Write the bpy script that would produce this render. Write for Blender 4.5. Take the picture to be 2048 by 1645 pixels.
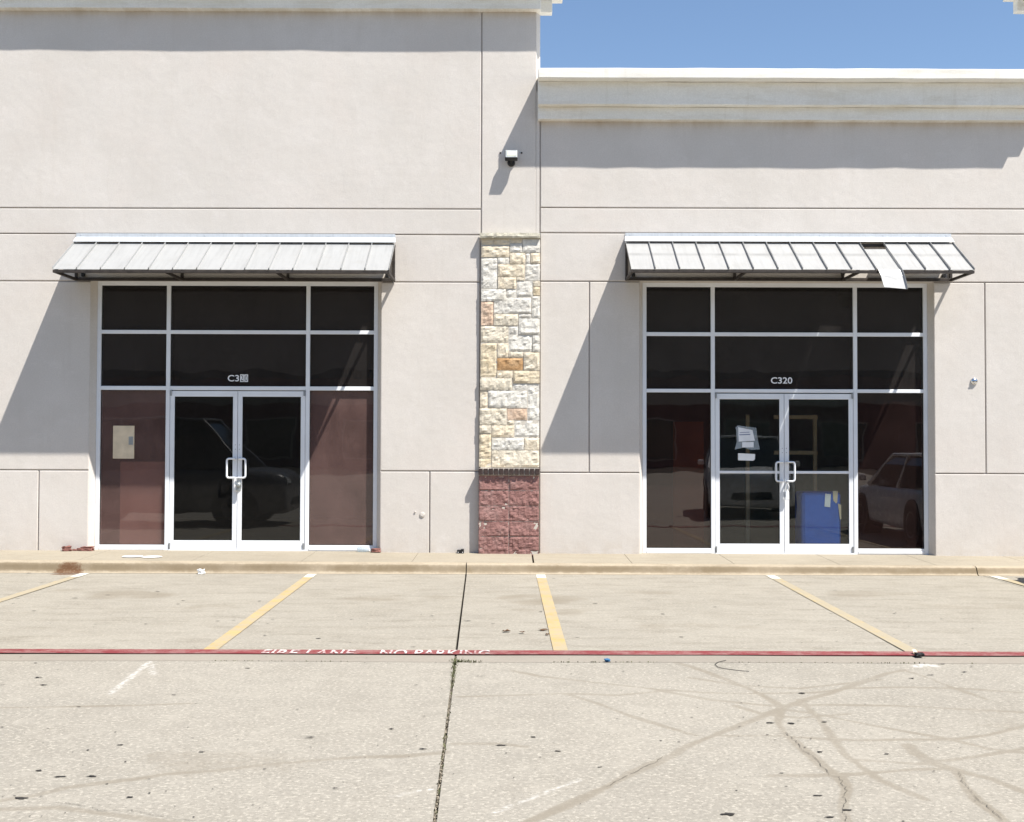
import bpy, bmesh, math, random
import numpy as np
from mathutils import Vector, Matrix, noise as mnoise
random.seed(7)
for o in list(bpy.data.objects):
    bpy.data.objects.remove(o, do_unlink=True)
scene = bpy.context.scene
COL = scene.collection
R = math.radians

# ---------------------------------------------------------------- camera
cam_data = bpy.data.cameras.new('camera')
cam = bpy.data.objects.new('camera', cam_data)
COL.objects.link(cam)
cam_data.sensor_fit = 'HORIZONTAL'
cam_data.sensor_width = 36.0
cam_data.lens = 2400.0 / 2048.0 * 36.0
cam_data.clip_start = 0.05
cam_data.clip_end = 2000.0
PITCH, ROLL, YAW = 0.026516, 0.002838, 0.00018
fwd = Vector((-math.sin(YAW) * math.cos(PITCH), math.cos(YAW) * math.cos(PITCH), math.sin(PITCH)))
cam.matrix_world = (Matrix.Translation((0.0, -15.927, 1.6007)) @ fwd.to_track_quat('-Z', 'Y').to_matrix().to_4x4()
                    @ Matrix.Rotation(ROLL, 4, 'Z'))
scene.camera = cam
scene.render.resolution_x, scene.render.resolution_y = 1024, 822

# ---------------------------------------------------------------- sky and sun
LIGHT = Vector((-1.11, 0.80, -2.31)).normalized()          # direction the sunlight travels
TO_SUN = -LIGHT
ELEV = math.asin(TO_SUN.z)
AZIM = math.atan2(TO_SUN.x, TO_SUN.y)
world = bpy.data.worlds.new('World')
scene.world = world
world.use_nodes = True
wn = world.node_tree
wn.nodes.clear()
sky = wn.nodes.new('ShaderNodeTexSky')
sky.sky_type = 'NISHITA'
sky.sun_disc = False
sky.sun_elevation = ELEV
sky.sun_rotation = AZIM
sky.altitude = 200.0
sky.air_density = 1.0
sky.dust_density = 0.25
sky.ozone_density = 2.6
bg = wn.nodes.new('ShaderNodeBackground')
bg.inputs['Strength'].default_value = 0.085
wo = wn.nodes.new('ShaderNodeOutputWorld')
wn.links.new(sky.outputs[0], bg.inputs['Color'])
wn.links.new(bg.outputs[0], wo.inputs['Surface'])
sun_data = bpy.data.lights.new('sun', 'SUN')
sun_data.energy = 5.0
sun_data.angle = R(0.53)
sun_data.color = (1.0, 0.955, 0.88)
sun = bpy.data.objects.new('sun', sun_data)
COL.objects.link(sun)
sun.location = (12, -9, 25)
sun.rotation_euler = LIGHT.to_track_quat('-Z', 'Y').to_euler()
scene.view_settings.view_transform = 'Standard'
scene.view_settings.look = 'None'
scene.view_settings.exposure = 0.94
scene.view_settings.gamma = 1.0
scene.view_settings.use_curve_mapping = False
scene.render.engine = 'CYCLES'

# ---------------------------------------------------------------- object helpers
WORLD_LOC = {}

def tag(o, label=None, cat=None, group=None, kind=None):
    if label: o['label'] = label
    if cat: o['category'] = cat
    if group: o['group'] = group
    if kind: o['kind'] = kind
    return o

def link(o, loc, parent):
    COL.objects.link(o)
    loc = Vector(loc)
    WORLD_LOC[o.name] = loc
    if parent is not None:
        o.parent = parent
        o.location = loc - WORLD_LOC[parent.name]
    else:
        o.location = loc

def empty(name, loc, parent=None):
    o = bpy.data.objects.new(name, None)
    o.empty_display_size = 0.2
    link(o, loc, parent)
    return o

class MB:
    def __init__(self):
        self.v = []; self.f = []; self.attr = None
    def add(self, verts, faces):
        n = len(self.v)
        self.v += [tuple(p) for p in verts]
        self.f += [tuple(i + n for i in f) for f in faces]
        return self
    def box(self, x0, x1, y0, y1, z0, z1):
        return self.add([(x0,y0,z0),(x1,y0,z0),(x1,y1,z0),(x0,y1,z0),(x0,y0,z1),(x1,y0,z1),(x1,y1,z1),(x0,y1,z1)],
                        [(0,3,2,1),(4,5,6,7),(0,1,5,4),(1,2,6,5),(2,3,7,6),(3,0,4,7)])
    def quad(self, a, b, c, d):
        return self.add([a, b, c, d], [(0,1,2,3)])
    def slab(self, pts, axis, t):
        """polygon pts (3-D) thickened by vector t"""
        n = len(pts); t = Vector(t)
        v = [Vector(p) for p in pts]
        w = [p + t for p in v]
        fs = [tuple(range(n))[::-1], tuple(range(n, 2*n))]
        for i in range(n):
            j = (i + 1) % n
            fs.append((i, j, n + j, n + i))
        return self.add(v + w, fs)
    def bar(self, a, b, w, h=None, up=(0,0,1)):
        """rectangular bar from a to b"""
        h = h or w
        a = Vector(a); b = Vector(b); d = (b - a).normalized()
        up = Vector(up)
        if abs(d.dot(up)) > 0.97: up = Vector((0,1,0))
        s = d.cross(up).normalized(); u = s.cross(d).normalized()
        v = []
        for p in (a, b):
            for i, j in ((-1,-1),(1,-1),(1,1),(-1,1)):
                v.append(p + s * (i * w / 2) + u * (j * h / 2))
        return self.add(v, [(3,2,1,0),(4,5,6,7),(0,1,5,4),(1,2,6,5),(2,3,7,6),(3,0,4,7)])
    def tube(self, pts, r, n=8, caps=True):
        pts = [Vector(p) for p in pts]
        rr = r if isinstance(r, (list, tuple)) else [r] * len(pts)
        rings = []
        prev = None
        for i, p in enumerate(pts):
            if i == 0: d = pts[1] - p
            elif i == len(pts) - 1: d = p - pts[i-1]
            else: d = (pts[i+1] - p).normalized() + (p - pts[i-1]).normalized()
            d.normalize()
            if prev is None:
                up = Vector((0,0,1)) if abs(d.z) < 0.9 else Vector((1,0,0))
                s = d.cross(up).normalized()
            else:
                s = (prev - d * prev.dot(d)).normalized()
            prev = s
            u = d.cross(s)
            rings.append([p + (s * math.cos(2*math.pi*k/n) + u * math.sin(2*math.pi*k/n)) * rr[i] for k in range(n)])
        v = [q for g in rings for q in g]
        fs = []
        for i in range(len(rings) - 1):
            for k in range(n):
                a = i*n + k; b = i*n + (k+1) % n
                fs.append((a, b, b+n, a+n))
        if caps:
            fs.append(tuple(range(n))[::-1]); m = (len(rings)-1)*n
            fs.append(tuple(range(m, m+n)))
        return self.add(v, fs)
    def lathe(self, prof, c, axis='Z', n=20):
        """prof: list of (radius, height)"""
        v = []; fs = []
        for r, h in prof:
            for k in range(n):
                a = 2*math.pi*k/n
                x, y = r*math.cos(a), r*math.sin(a)
                p = {'Z': (x, y, h), 'Y': (x, h, y), 'X': (h, x, y)}[axis]
                v.append(tuple(c[i] + p[i] for i in range(3)))
        for i in range(len(prof) - 1):
            for k in range(n):
                a = i*n + k; b = i*n + (k+1) % n
                fs.append((a, b, b+n, a+n))
        fs.append(tuple(range(n))[::-1]); m = (len(prof)-1)*n
        fs.append(tuple(range(m, m+n)))
        return self.add(v, fs)
    def build(self, name, mat, parent=None, bevel=0.0, seg=2, smooth=False, base=True, origin=None, fixn=True):
        V = np.array(self.v, dtype=float)
        lo, hi = V.min(0), V.max(0)
        c = np.array([(lo[0]+hi[0])/2, (lo[1]+hi[1])/2, lo[2]]) if origin is None else np.array(origin)
        me = bpy.data.meshes.new(name)
        me.from_pydata((V - c).tolist(), [], self.f)
        me.validate()
        if fixn:
            bm = bmesh.new(); bm.from_mesh(me)
            bmesh.ops.recalc_face_normals(bm, faces=bm.faces)
            bm.to_mesh(me); bm.free()
        me.materials.append(mat)
        if smooth:
            for p in me.polygons: p.use_smooth = True
        o = bpy.data.objects.new(name, me)
        link(o, c, parent)
        if bevel:
            m = o.modifiers.new('bevel', 'BEVEL')
            m.width = bevel; m.segments = seg; m.limit_method = 'ANGLE'; m.angle_limit = R(35)
        return o

def BOX(name, mat, parent, x0, x1, y0, y1, z0, z1, bevel=0.0, seg=2):
    return MB().box(x0, x1, y0, y1, z0, z1).build(name, mat, parent, bevel, seg)

# ---------------------------------------------------------------- material helpers
class NT:
    def __init__(self, name):
        self.m = bpy.data.materials.new(name); self.m.use_nodes = True
        self.t = self.m.node_tree; self.t.nodes.clear()
        self.out = self.n('ShaderNodeOutputMaterial')
        g = self.n('ShaderNodeNewGeometry'); self.pos = g.outputs['Position']
    def n(self, k, **kw):
        x = self.t.nodes.new(k)
        for a, b in kw.items(): setattr(x, a, b)
        return x
    def l(self, a, b): self.t.links.new(a, b)
    def val(self, sock, v):
        if hasattr(v, 'is_output') or isinstance(v, bpy.types.NodeSocket): self.l(v, sock)
        else: sock.default_value = v
    def mapping(self, scale=(1,1,1), loc=(0,0,0), src=None):
        m = self.n('ShaderNodeMapping'); m.inputs['Scale'].default_value = scale; m.inputs['Location'].default_value = loc
        self.l(src or self.pos, m.inputs['Vector']); return m.outputs[0]
    def noise(self, scale, detail=4, rough=0.55, vec=None, out='Fac', dist=0.0):
        x = self.n('ShaderNodeTexNoise'); x.inputs['Scale'].default_value = scale
        x.inputs['Detail'].default_value = detail; x.inputs['Roughness'].default_value = rough
        x.inputs['Distortion'].default_value = dist
        self.l(vec or self.pos, x.inputs['Vector']); return x.outputs[out]
    def voro(self, scale, vec=None, feature='F1', out='Distance'):
        x = self.n('ShaderNodeTexVoronoi', feature=feature); x.inputs['Scale'].default_value = scale
        self.l(vec or self.pos, x.inputs['Vector']); return x.outputs[out]
    def ramp(self, fac, stops):
        r = self.n('ShaderNodeValToRGB'); e = r.color_ramp.elements
        while len(e) < len(stops): e.new(0.5)
        for i, (p, c) in enumerate(stops):
            e[i].position = p
            e[i].color = (c, c, c, 1) if not hasattr(c, '__len__') else (*c[:3], 1)
        self.l(fac, r.inputs[0]); return r.outputs[0]
    def mix(self, fac, a, b, blend='MIX'):
        x = self.n('ShaderNodeMix', data_type='RGBA', blend_type=blend)
        self.val(x.inputs[0], fac)
        for s, v in ((x.inputs[6], a), (x.inputs[7], b)):
            if isinstance(v, tuple): s.default_value = (*v[:3], 1)
            else: self.val(s, v)
        return x.outputs[2]
    def math(self, op, a, b=0.0, clamp=False):
        x = self.n('ShaderNodeMath', operation=op, use_clamp=clamp)
        self.val(x.inputs[0], a); self.val(x.inputs[1], b); return x.outputs[0]
    def bump(self, h, strength=0.3, dist=0.01, normal=None):
        b = self.n('ShaderNodeBump'); b.inputs['Strength'].default_value = strength; b.inputs['Distance'].default_value = dist
        self.l(h, b.inputs['Height'])
        if normal: self.l(normal, b.inputs['Normal'])
        return b.outputs[0]
    def principled(self, color, rough=0.8, metal=0.0, spec=0.3, normal=None):
        b = self.n('ShaderNodeBsdfPrincipled')
        if isinstance(color, tuple): b.inputs['Base Color'].default_value = (*color[:3], 1)
        else: self.l(color, b.inputs['Base Color'])
        self.val(b.inputs['Roughness'], rough); self.val(b.inputs['Metallic'], metal)
        b.inputs['Specular IOR Level'].default_value = spec
        if normal: self.l(normal, b.inputs['Normal'])
        self.l(b.outputs[0], self.out.inputs['Surface'])
        return b
    def sepz(self, src=None):
        s = self.n('ShaderNodeSeparateXYZ'); self.l(src or self.pos, s.inputs[0]); return s.outputs
    def objrand(self):
        return self.n('ShaderNodeObjectInfo').outputs['Random']

def simple(name, color, rough=0.6, metal=0.0, var=0.12, scale=8.0, spec=0.3, bump=0.0, bscale=60):
    t = NT(name)
    f = t.noise(scale, 5)
    lo = tuple(c * (1 - var) for c in color); hi = tuple(min(1, c * (1 + var)) for c in color)
    c = t.ramp(f, [(0.3, lo), (0.7, hi)])
    nrm = t.bump(t.noise(bscale, 4), bump, 0.004) if bump else None
    rg = t.ramp(t.noise(scale * 1.7, 3), [(0.3, max(0, rough - 0.08)), (0.7, min(1, rough + 0.08))])
    t.principled(c, rg, metal, spec, nrm)
    return t.m

def stucco(name, color, grime=0.0):
    t = NT(name)
    mul = lambda *k: tuple(x*y for x, y in zip(color, k))
    big = t.noise(0.6, 5, 0.6)
    c = t.ramp(big, [(0.28, mul(.93, .93, .92)), (0.72, mul(1.06, 1.06, 1.06))])
    # broad trowel patches, greyer and warmer by turns
    p1 = t.noise(1.7, 7, 0.66)
    c = t.mix(t.ramp(p1, [(0.46, 0.0), (0.62, 0.55)]), c, mul(.92, .915, .90))
    p2 = t.noise(2.4, 7, 0.7, t.mapping((1, 1, 1.8), (7, 0, 3)))
    c = t.mix(t.ramp(p2, [(0.55, 0.0), (0.68, 0.55)]), c, mul(1.09, 1.09, 1.10))
    p3 = t.noise(0.9, 5, 0.6, t.mapping((1, 1, 1), (1, 0, 8)))
    c = t.mix(t.ramp(p3, [(0.50, 0.0), (0.70, 0.35)]), c, mul(1.02, .965, .94))
    # run-off streaks
    st = t.noise(1.0, 6, 0.7, t.mapping((6, 1, 0.45)))
    c = t.mix(t.ramp(st, [(0.55, 0.0), (0.72, 0.22)]), c, mul(.80, .775, .73))
    # sand grain
    fine = t.noise(52, 5, 0.75)
    c = t.mix(t.ramp(fine, [(0.40, 0.32), (0.58, 0.0)]), c, mul(.80, .79, .78))
    c = t.mix(t.ramp(fine, [(0.56, 0.0), (0.72, 0.30)]), c, mul(1.14, 1.14, 1.14))
    # small scuffs and chips
    sc = t.noise(7.0, 8, 0.8, t.mapping((1, 1, 1), (3.1, 0, 9.7)))
    c = t.mix(t.ramp(sc, [(0.68, 0.0), (0.73, 0.6)]), c, mul(.80, .77, .72))
    # splash-back dirt low on the wall, blotchy
    s = t.sepz()
    low = t.math('MULTIPLY', t.ramp(s[2], [(0.14, 1.0), (0.42, 0.0)]), t.ramp(t.noise(5, 6, 0.7), [(0.42, 0.0), (0.66, 0.55)]))
    c = t.mix(low, c, mul(.80, .75, .68))
    run = t.noise(1.0, 7, 0.72, t.mapping((3.2, 1, 0.8), (2, 0, 4)))
    right = t.math('GREATER_THAN', s[0], 0.36)
    for z0, z1 in ((5.62, 5.90), (7.08, 7.38)):
        bz = t.ramp(t.math('DIVIDE', t.math('SUBTRACT', s[2], z0), z1 - z0), [(0.0, 0.0), (0.55, 0.18), (0.98, 1.0), (1.0, 0.0)])
        if z0 < 6: bz = t.math('MULTIPLY', bz, right)
        c = t.mix(t.math('MULTIPLY', bz, t.ramp(run, [(0.38, 0.05), (0.66, 0.75)])), c, mul(.66, .58, .48))
    if grime:
        g = t.noise(1.0, 7, 0.72, t.mapping((1.1, 1, 6)))
        c = t.mix(t.ramp(g, [(0.50, 0.0), (0.74, grime)]), c, mul(.66, .60, .49))
        g2 = t.noise(1.0, 6, 0.7, t.mapping((8, 1, 1.0), (5, 0, 2)))
        c = t.mix(t.ramp(g2, [(0.58, 0.0), (0.74, grime * 0.7)]), c, mul(.70, .67, .61))
    h = t.math('ADD', t.noise(120, 4, 0.7), t.math('MULTIPLY', t.noise(8, 5), 1.6))
    n = t.bump(h, 0.30, 0.007)
    t.principled(c, 0.92, 0, 0.15, n)
    return t.m

def concrete(name, color, fleck=0.5, streak=0.0, dirt=0.35, warm=0.0, stain=True, bump=0.35, stain_c=(0.73, 0.69, 0.635), stain_k=0.9):
    t = NT(name)
    big = t.noise(0.45, 5, 0.6)
    c = t.ramp(big, [(0.3, tuple(x*0.90 for x in color)), (0.7, tuple(x*1.07 for x in color))])
    mid = t.noise(2.2, 6, 0.65)
    c = t.mix(t.ramp(mid, [(0.48, 0.0), (0.72, dirt)]), c, tuple(x*y for x, y in zip(color, (0.78, 0.765, 0.74))))
    if streak:
        s1 = t.noise(1.0, 7, 0.7, t.mapping((1.3, 5.2, 1)))
        c = t.mix(t.ramp(s1, [(0.50, 0.0), (0.70, streak)]), c, tuple(x*y for x, y in zip(color, (0.68, 0.66, 0.63))))
        s2 = t.noise(1.0, 7, 0.72, t.mapping((4.2, 15.0, 1), (4, 2, 0)))
        c = t.mix(t.ramp(s2, [(0.55, 0.0), (0.72, streak * 0.8)]), c, tuple(min(1, x*1.32) for x in color))
    fl = t.noise(38, 6, 0.72)
    c = t.mix(t.ramp(fl, [(0.51, 0.0), (0.63, fleck)]), c, tuple(min(1, x*y) for x, y in zip(color, (1.50, 1.50, 1.50))))
    fd = t.noise(46, 6, 0.75, t.mapping((1, 1, 1), (11, 7, 3)))
    c = t.mix(t.ramp(fd, [(0.52, 0.0), (0.66, fleck * 0.95)]), c, tuple(x*0.62 for x in color))
    md = t.noise(6.5, 7, 0.72, t.mapping((1, 1, 1), (2, 5, 1)))
    c = t.mix(t.ramp(md, [(0.52, 0.0), (0.66, fleck * 0.7)]), c, tuple(min(1, x*1.17) for x in color))
    c = t.mix(t.ramp(md, [(0.34, fleck * 0.6), (0.46, 0.0)]), c, tuple(x*0.86 for x in color))
    pit = t.voro(95)
    c = t.mix(t.ramp(pit, [(0.10, 0.55), (0.17, 0.0)]), c, tuple(x*0.42 for x in color))
    if stain:
        a = t.n('ShaderNodeAttribute', attribute_name='stain').outputs['Fac']
        n2 = t.noise(14, 7, 0.75)
        av = t.math('ADD', a, t.math('MULTIPLY', t.math('SUBTRACT', n2, 0.5), 0.75))
        a2 = t.math('MULTIPLY', t.ramp(av, [(0.22, 0.0), (0.46, 0.72), (0.95, 1.0)]), t.ramp(t.noise(2.0, 4), [(0.3, 0.55), (0.6, 1.0)]))
        c = t.mix(t.math('MULTIPLY', a2, stain_k, True), c, tuple(x*y for x, y in zip(color, stain_c)))
        w = t.n('ShaderNodeAttribute', attribute_name='scuff').outputs['Fac']
        w2 = t.math('MULTIPLY', w, t.ramp(t.noise(26, 5, 0.7), [(0.42, 0.0), (0.58, 1.0)]))
        c = t.mix(w2, c, (0.60, 0.59, 0.57))
        r_ = t.n('ShaderNodeAttribute', attribute_name='rust').outputs['Fac']
        rv = t.math('ADD', r_, t.math('MULTIPLY', t.math('SUBTRACT', t.noise(30, 7, 0.8), 0.5), 1.6))
        c = t.mix(t.ramp(rv, [(0.55, 0.0), (1.05, 0.9)]), c, (0.105, 0.048, 0.022))
    h = t.math('ADD', t.noise(70, 5, 0.7), t.math('MULTIPLY', t.noise(240, 2), 0.5))
    n = t.bump(h, bump, 0.006)
    t.principled(c, 0.93, 0, 0.2, n)
    return t.m

def paint(name, color, under, wear=0.45, scale=7.0):
    """worn road paint: the concrete shows through"""
    t = NT(name)
    a = t.noise(scale * 0.55, 9, 0.8)
    b = t.noise(60, 4, 0.7)
    f = t.math('ADD', t.math('MULTIPLY', a, 0.75), t.math('MULTIPLY', b, 0.25))
    c = t.ramp(t.noise(3, 5), [(0.3, tuple(x*0.82 for x in color)), (0.7, tuple(min(1, x*1.08) for x in color))])
    d = t.noise(1.7, 6, 0.7)
    c = t.mix(t.ramp(d, [(0.5, 0.0), (0.75, 0.5)]), c, tuple(x*0.62 for x in color))
    c = t.mix(t.ramp(f, [(0.70 - wear * 0.42, 0.0), (0.76 - wear * 0.32, 0.85)]), c, under)
    t.principled(c, 0.8, 0, 0.25, t.bump(b, 0.2, 0.003))
    return t.m

def stone_mat(name, lo, hi, accent):
    t = NT(name)
    f = t.noise(11, 6, 0.7)
    c = t.ramp(f, [(0.28, lo), (0.62, hi)])
    c = t.mix(t.ramp(t.noise(4.5, 5, 0.6), [(0.50, 0.0), (0.72, 0.55)]), c, accent)
    c = t.mix(t.ramp(t.noise(48, 4, 0.7), [(0.54, 0.0), (0.70, 0.35)]), c, tuple(x*0.55 for x in lo))
    t.principled(c, 0.95, 0, 0.1, t.bump(t.math('ADD', t.noise(38, 6, 0.75), t.noise(12, 4)), 0.75, 0.012))
    return t.m

def glass(name, tint, dust, dustcol, refl=0.05):
    """tinted storefront glass: tinted transmission, mirror reflection, a film of dust"""
    t = NT(name)
    tr = t.n('ShaderNodeBsdfTransparent'); tr.inputs[0].default_value = (*tint, 1)
    gl = t.n('ShaderNodeBsdfGlossy'); gl.inputs['Roughness'].default_value = 0.0
    gl.inputs[0].default_value = (1, 1, 1, 1)
    wav = t.noise(1.3, 2, 0.4)
    nrm = t.bump(wav, 0.10, 0.02); t.l(nrm, gl.inputs['Normal'])
    fr = t.n('ShaderNodeLayerWeight'); fr.inputs['Blend'].default_value = 0.12
    fac = t.math('ADD', t.math('MULTIPLY', fr.outputs['Fresnel'], 0.5), refl, True)
    m1 = t.n('ShaderNodeMixShader'); t.l(fac, m1.inputs[0]); t.l(tr.outputs[0], m1.inputs[1]); t.l(gl.outputs[0], m1.inputs[2])
    df = t.n('ShaderNodeBsdfDiffuse'); df.inputs[0].default_value = (*dustcol, 1)
    st = t.noise(1.0, 5, 0.6, t.mapping((5, 1, 1.6)))
    sp = t.noise(2.2, 6, 0.65)
    d = t.math('MULTIPLY', t.math('ADD', t.ramp(st, [(0.3, 0.60), (0.75, 0.85)]), t.ramp(sp, [(0.35, 0.0), (0.75, 0.45)])), dust, True)
    m2 = t.n('ShaderNodeMixShader'); t.l(d, m2.inputs[0]); t.l(m1.outputs[0], m2.inputs[1]); t.l(df.outputs[0], m2.inputs[2])
    t.l(m2.outputs[0], t.out.inputs['Surface'])
    return t.m

M = {}
M['stucco'] = stucco('beige_stucco', (0.600, 0.563, 0.525))
M['stucco_trim'] = stucco('cornice_stucco', (0.80, 0.785, 0.735), grime=0.5)
M['joint'] = simple('joint_stucco', (0.47, 0.43, 0.40), 0.95, var=0.06)
M['concrete_lane'] = concrete('exposed_concrete', (0.262, 0.242, 0.206), fleck=0.95, dirt=0.40)
M['concrete_stall'] = concrete('brushed_concrete', (0.268, 0.247, 0.208), fleck=0.6, streak=0.95, dirt=0.65)
M['concrete_gutter'] = concrete('grey_concrete', (0.25, 0.225, 0.19), fleck=0.2, dirt=0.3, streak=0.3, stain=False)
M['concrete_walk'] = concrete('sidewalk_concrete', (0.285, 0.252, 0.198), fleck=0.25, streak=0.45, dirt=0.35, stain=False)
M['concrete_kerb'] = concrete('kerb_concrete', (0.33, 0.28, 0.21), fleck=0.25, streak=0.8, dirt=0.7, stain_c=(0.50, 0.45, 0.37), stain_k=1.0)
M['soil'] = simple('joint_soil', (0.035, 0.03, 0.024), 1.0, var=0.4, scale=30)
M['sealant'] = simple('black_sealant', (0.015, 0.014, 0.013), 0.8)
M['alu'] = simple('brushed_aluminium', (0.74, 0.76, 0.79), 0.38, metal=0.0, var=0.05, scale=3, spec=0.5)
M['alu_grey'] = simple('grey_hardware', (0.30, 0.31, 0.32), 0.4, metal=0.6)
M['chrome'] = simple('chrome', (0.75, 0.76, 0.78), 0.12, metal=1.0, var=0.03)
M['gasket'] = simple('black_gasket', (0.012, 0.012, 0.012), 0.7)
M['bronze'] = simple('dark_bronze_tube', (0.040, 0.033, 0.029), 0.55, var=0.35, scale=14)
M['black'] = simple('black_plastic', (0.015, 0.015, 0.016), 0.45)
M['mortar'] = simple('pale_mortar', (0.52, 0.48, 0.42), 0.95, var=0.12, scale=25, bump=0.4)
M['brick_dark'] = simple('dark_brown_brick', (0.045, 0.030, 0.027), 0.75, var=0.4, scale=30, bump=0.5)
M['cap'] = stone_mat('cap_stone', (0.40, 0.37, 0.29), (0.56, 0.53, 0.44), (0.45, 0.43, 0.36))
M['st_white'] = stone_mat('white_limestone', (0.5, 0.475, 0.425), (0.7, 0.675, 0.62), (0.62, 0.57, 0.47))
M['st_cream'] = stone_mat('cream_limestone', (0.5, 0.445, 0.35), (0.7, 0.64, 0.53), (0.6, 0.49, 0.34))
M['st_tan'] = stone_mat('tan_limestone', (0.54, 0.46, 0.34), (0.74, 0.66, 0.53), (0.62, 0.51, 0.35))
M['st_gold'] = stone_mat('golden_limestone', (0.5, 0.415, 0.29), (0.68, 0.595, 0.45), (0.58, 0.46, 0.29))
M['st_rust'] = stone_mat('rusty_limestone', (0.46, 0.32, 0.23), (0.63, 0.49, 0.38), (0.55, 0.4, 0.28))
M['st_orange'] = stone_mat('orange_brown_limestone', (0.36, 0.21, 0.1), (0.5, 0.31, 0.16), (0.6, 0.45, 0.29))
M['st_grey'] = stone_mat('grey_limestone', (0.5, 0.475, 0.43), (0.68, 0.655, 0.6), (0.6, 0.56, 0.48))
M['block'] = stone_mat('red_split_face_block', (0.19, 0.100, 0.090), (0.30, 0.165, 0.150), (0.37, 0.245, 0.225))
STAINS=[[0.5, 0.033, [[0.011, -7.433], [0.186, -7.63], [0.69, -7.93], [1.049, -8.117]]], [0.55, 0.029, [[-0.337, -8.319], [0.01, -8.27], [0.336, -8.204], [0.661, -8.261], [1.051, -8.101], [1.243, -8.177], [1.539, -8.203], [1.948, -8.167], [2.224, -8.021], [2.593, -7.984], [2.945, -8.011], [3.294, -8.148]]], [0.6, 0.035, [[0.336, -8.204], [0.535, -8.511], [0.709, -8.859], [0.908, -9.163], [1.018, -9.322]]], [0.95, 0.048, [[0.037, -10.865], [0.117, -10.75], [0.317, -10.481], [0.447, -10.291], [0.588, -10.061], [0.831, -9.733], [0.925, -9.55], [1.176, -9.218], [1.39, -8.951], [1.604, -8.663], [1.852, -8.364], [2.065, -8.165], [2.336, -7.84], [2.625, -7.504], [2.794, -7.372]]], [0.9, 0.044, [[1.211, -7.126], [1.357, -7.468], [1.482, -7.818], [1.588, -8.202], [1.647, -8.566], [1.53, -8.999], [1.51, -9.26], [1.534, -9.615], [1.548, -9.934], [1.576, -10.129], [1.559, -10.312], [1.466, -10.589], [1.412, -10.839]]], [0.6, 0.031, [[1.658, -8.662], [1.841, -8.806], [2.002, -8.993], [2.197, -9.194], [2.388, -9.372], [2.51, -9.563], [2.689, -9.663]]], [0.6, 0.027, [[1.138, -9.32], [1.412, -9.295], [1.648, -9.359], [1.884, -9.4], [2.138, -9.375], [2.388, -9.372], [2.627, -9.269], [2.961, -9.03]]], [0.9, 0.062, [[2.109, -9.494], [2.097, -9.649], [2.119, -9.854], [2.189, -9.991], [2.289, -10.122], [2.377, -10.384]]], [0.8, 0.045, [[2.189, -9.991], [2.129, -10.241], [2.096, -10.502], [2.099, -10.662], [2.091, -10.833]]], [0.6, 0.027, [[1.24, -10.098], [1.463, -10.096], [1.693, -10.058], [1.988, -9.975], [2.202, -9.955]]], [0.6, 0.03, [[2.769, -7.372], [2.844, -7.608], [2.898, -7.98], [2.986, -8.363]]], [0.8, 0.029, [[-2.309, -10.566], [-2.277, -10.536], [-2.156, -10.459], [-2.05, -10.325], [-1.918, -10.25], [-1.745, -10.164], [-1.68, -10.103], [-1.452, -10.029], [-1.224, -9.918], [-0.941, -9.82], [-0.775, -9.77], [-0.533, -9.748], [-0.345, -9.676]]], [0.7, 0.018, [[-3.128, -8.684], [-3.074, -8.669], [-2.674, -8.637], [-2.278, -8.59], [-1.951, -8.53]]], [0.7, 0.048, [[-2.286, -10.668], [-1.972, -10.636], [-1.793, -10.705], [-1.595, -10.773], [-1.272, -10.896]]], [0.5, 0.016, [[1.863, -10.481], [1.758, -10.162], [1.719, -9.703], [1.79, -8.921], [1.804, -8.379]]], [0.5, 0.022, [[0.904, -8.056], [1.24, -8.387], [1.579, -8.553], [1.955, -8.52], [2.377, -8.543], [3.054, -8.711]]], [0.45, 0.02, [[1.22, -7.685], [1.511, -7.951], [1.885, -8.042], [2.502, -7.735]]], [0.5, 0.024, [[1.365, -8.556], [1.498, -8.797], [1.686, -8.872], [2.009, -8.764]]], [0.45, 0.018, [[1.768, -9.8], [2.047, -9.873], [2.409, -9.715], [2.742, -9.539]]], [0.5, 0.021, [[-0.31, -9.501], [-0.063, -9.498], [0.08, -9.57]]]]
SCUFFS=[[0.7, 0.018, [[-2.55, -8.259], [-2.588, -7.741], [-2.627, -7.245], [-2.62, -7.126]]], [0.6, 0.014, [[-2.595, -7.244], [-2.457, -7.633]]], [0.7, 0.009, [[-0.541, -10.459], [-0.461, -10.38], [-0.355, -10.324]]], [0.5, 0.011, [[-0.07, -10.682], [0.131, -10.421], [0.327, -10.176]]], [0.8, 0.04, [[2.925, -7.236], [3.006, -7.157], [3.051, -7.215]]]]
CRACKS=[[[0.447, -10.291], [0.516, -10.191], [0.588, -10.061], [0.719, -9.878], [0.788, -9.733]], [[1.518, -9.225], [1.529, -9.415], [1.518, -9.605], [1.546, -9.725], [1.541, -9.989], [1.542, -10.095], [1.576, -10.129], [1.558, -10.231], [1.554, -10.329], [1.505, -10.439], [1.494, -10.53], [1.444, -10.647], [1.438, -10.731], [1.399, -10.839]], [[2.189, -10.009], [2.159, -10.123], [2.127, -10.258], [2.12, -10.363], [2.105, -10.479], [2.11, -10.568], [2.091, -10.697], [2.097, -10.819]], [[-2.011, -10.564], [-1.923, -10.592], [-1.844, -10.628], [-1.794, -10.677], [-1.729, -10.677], [-1.654, -10.676], [-1.55, -10.731], [-1.438, -10.785], [-1.289, -10.83]]]
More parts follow.
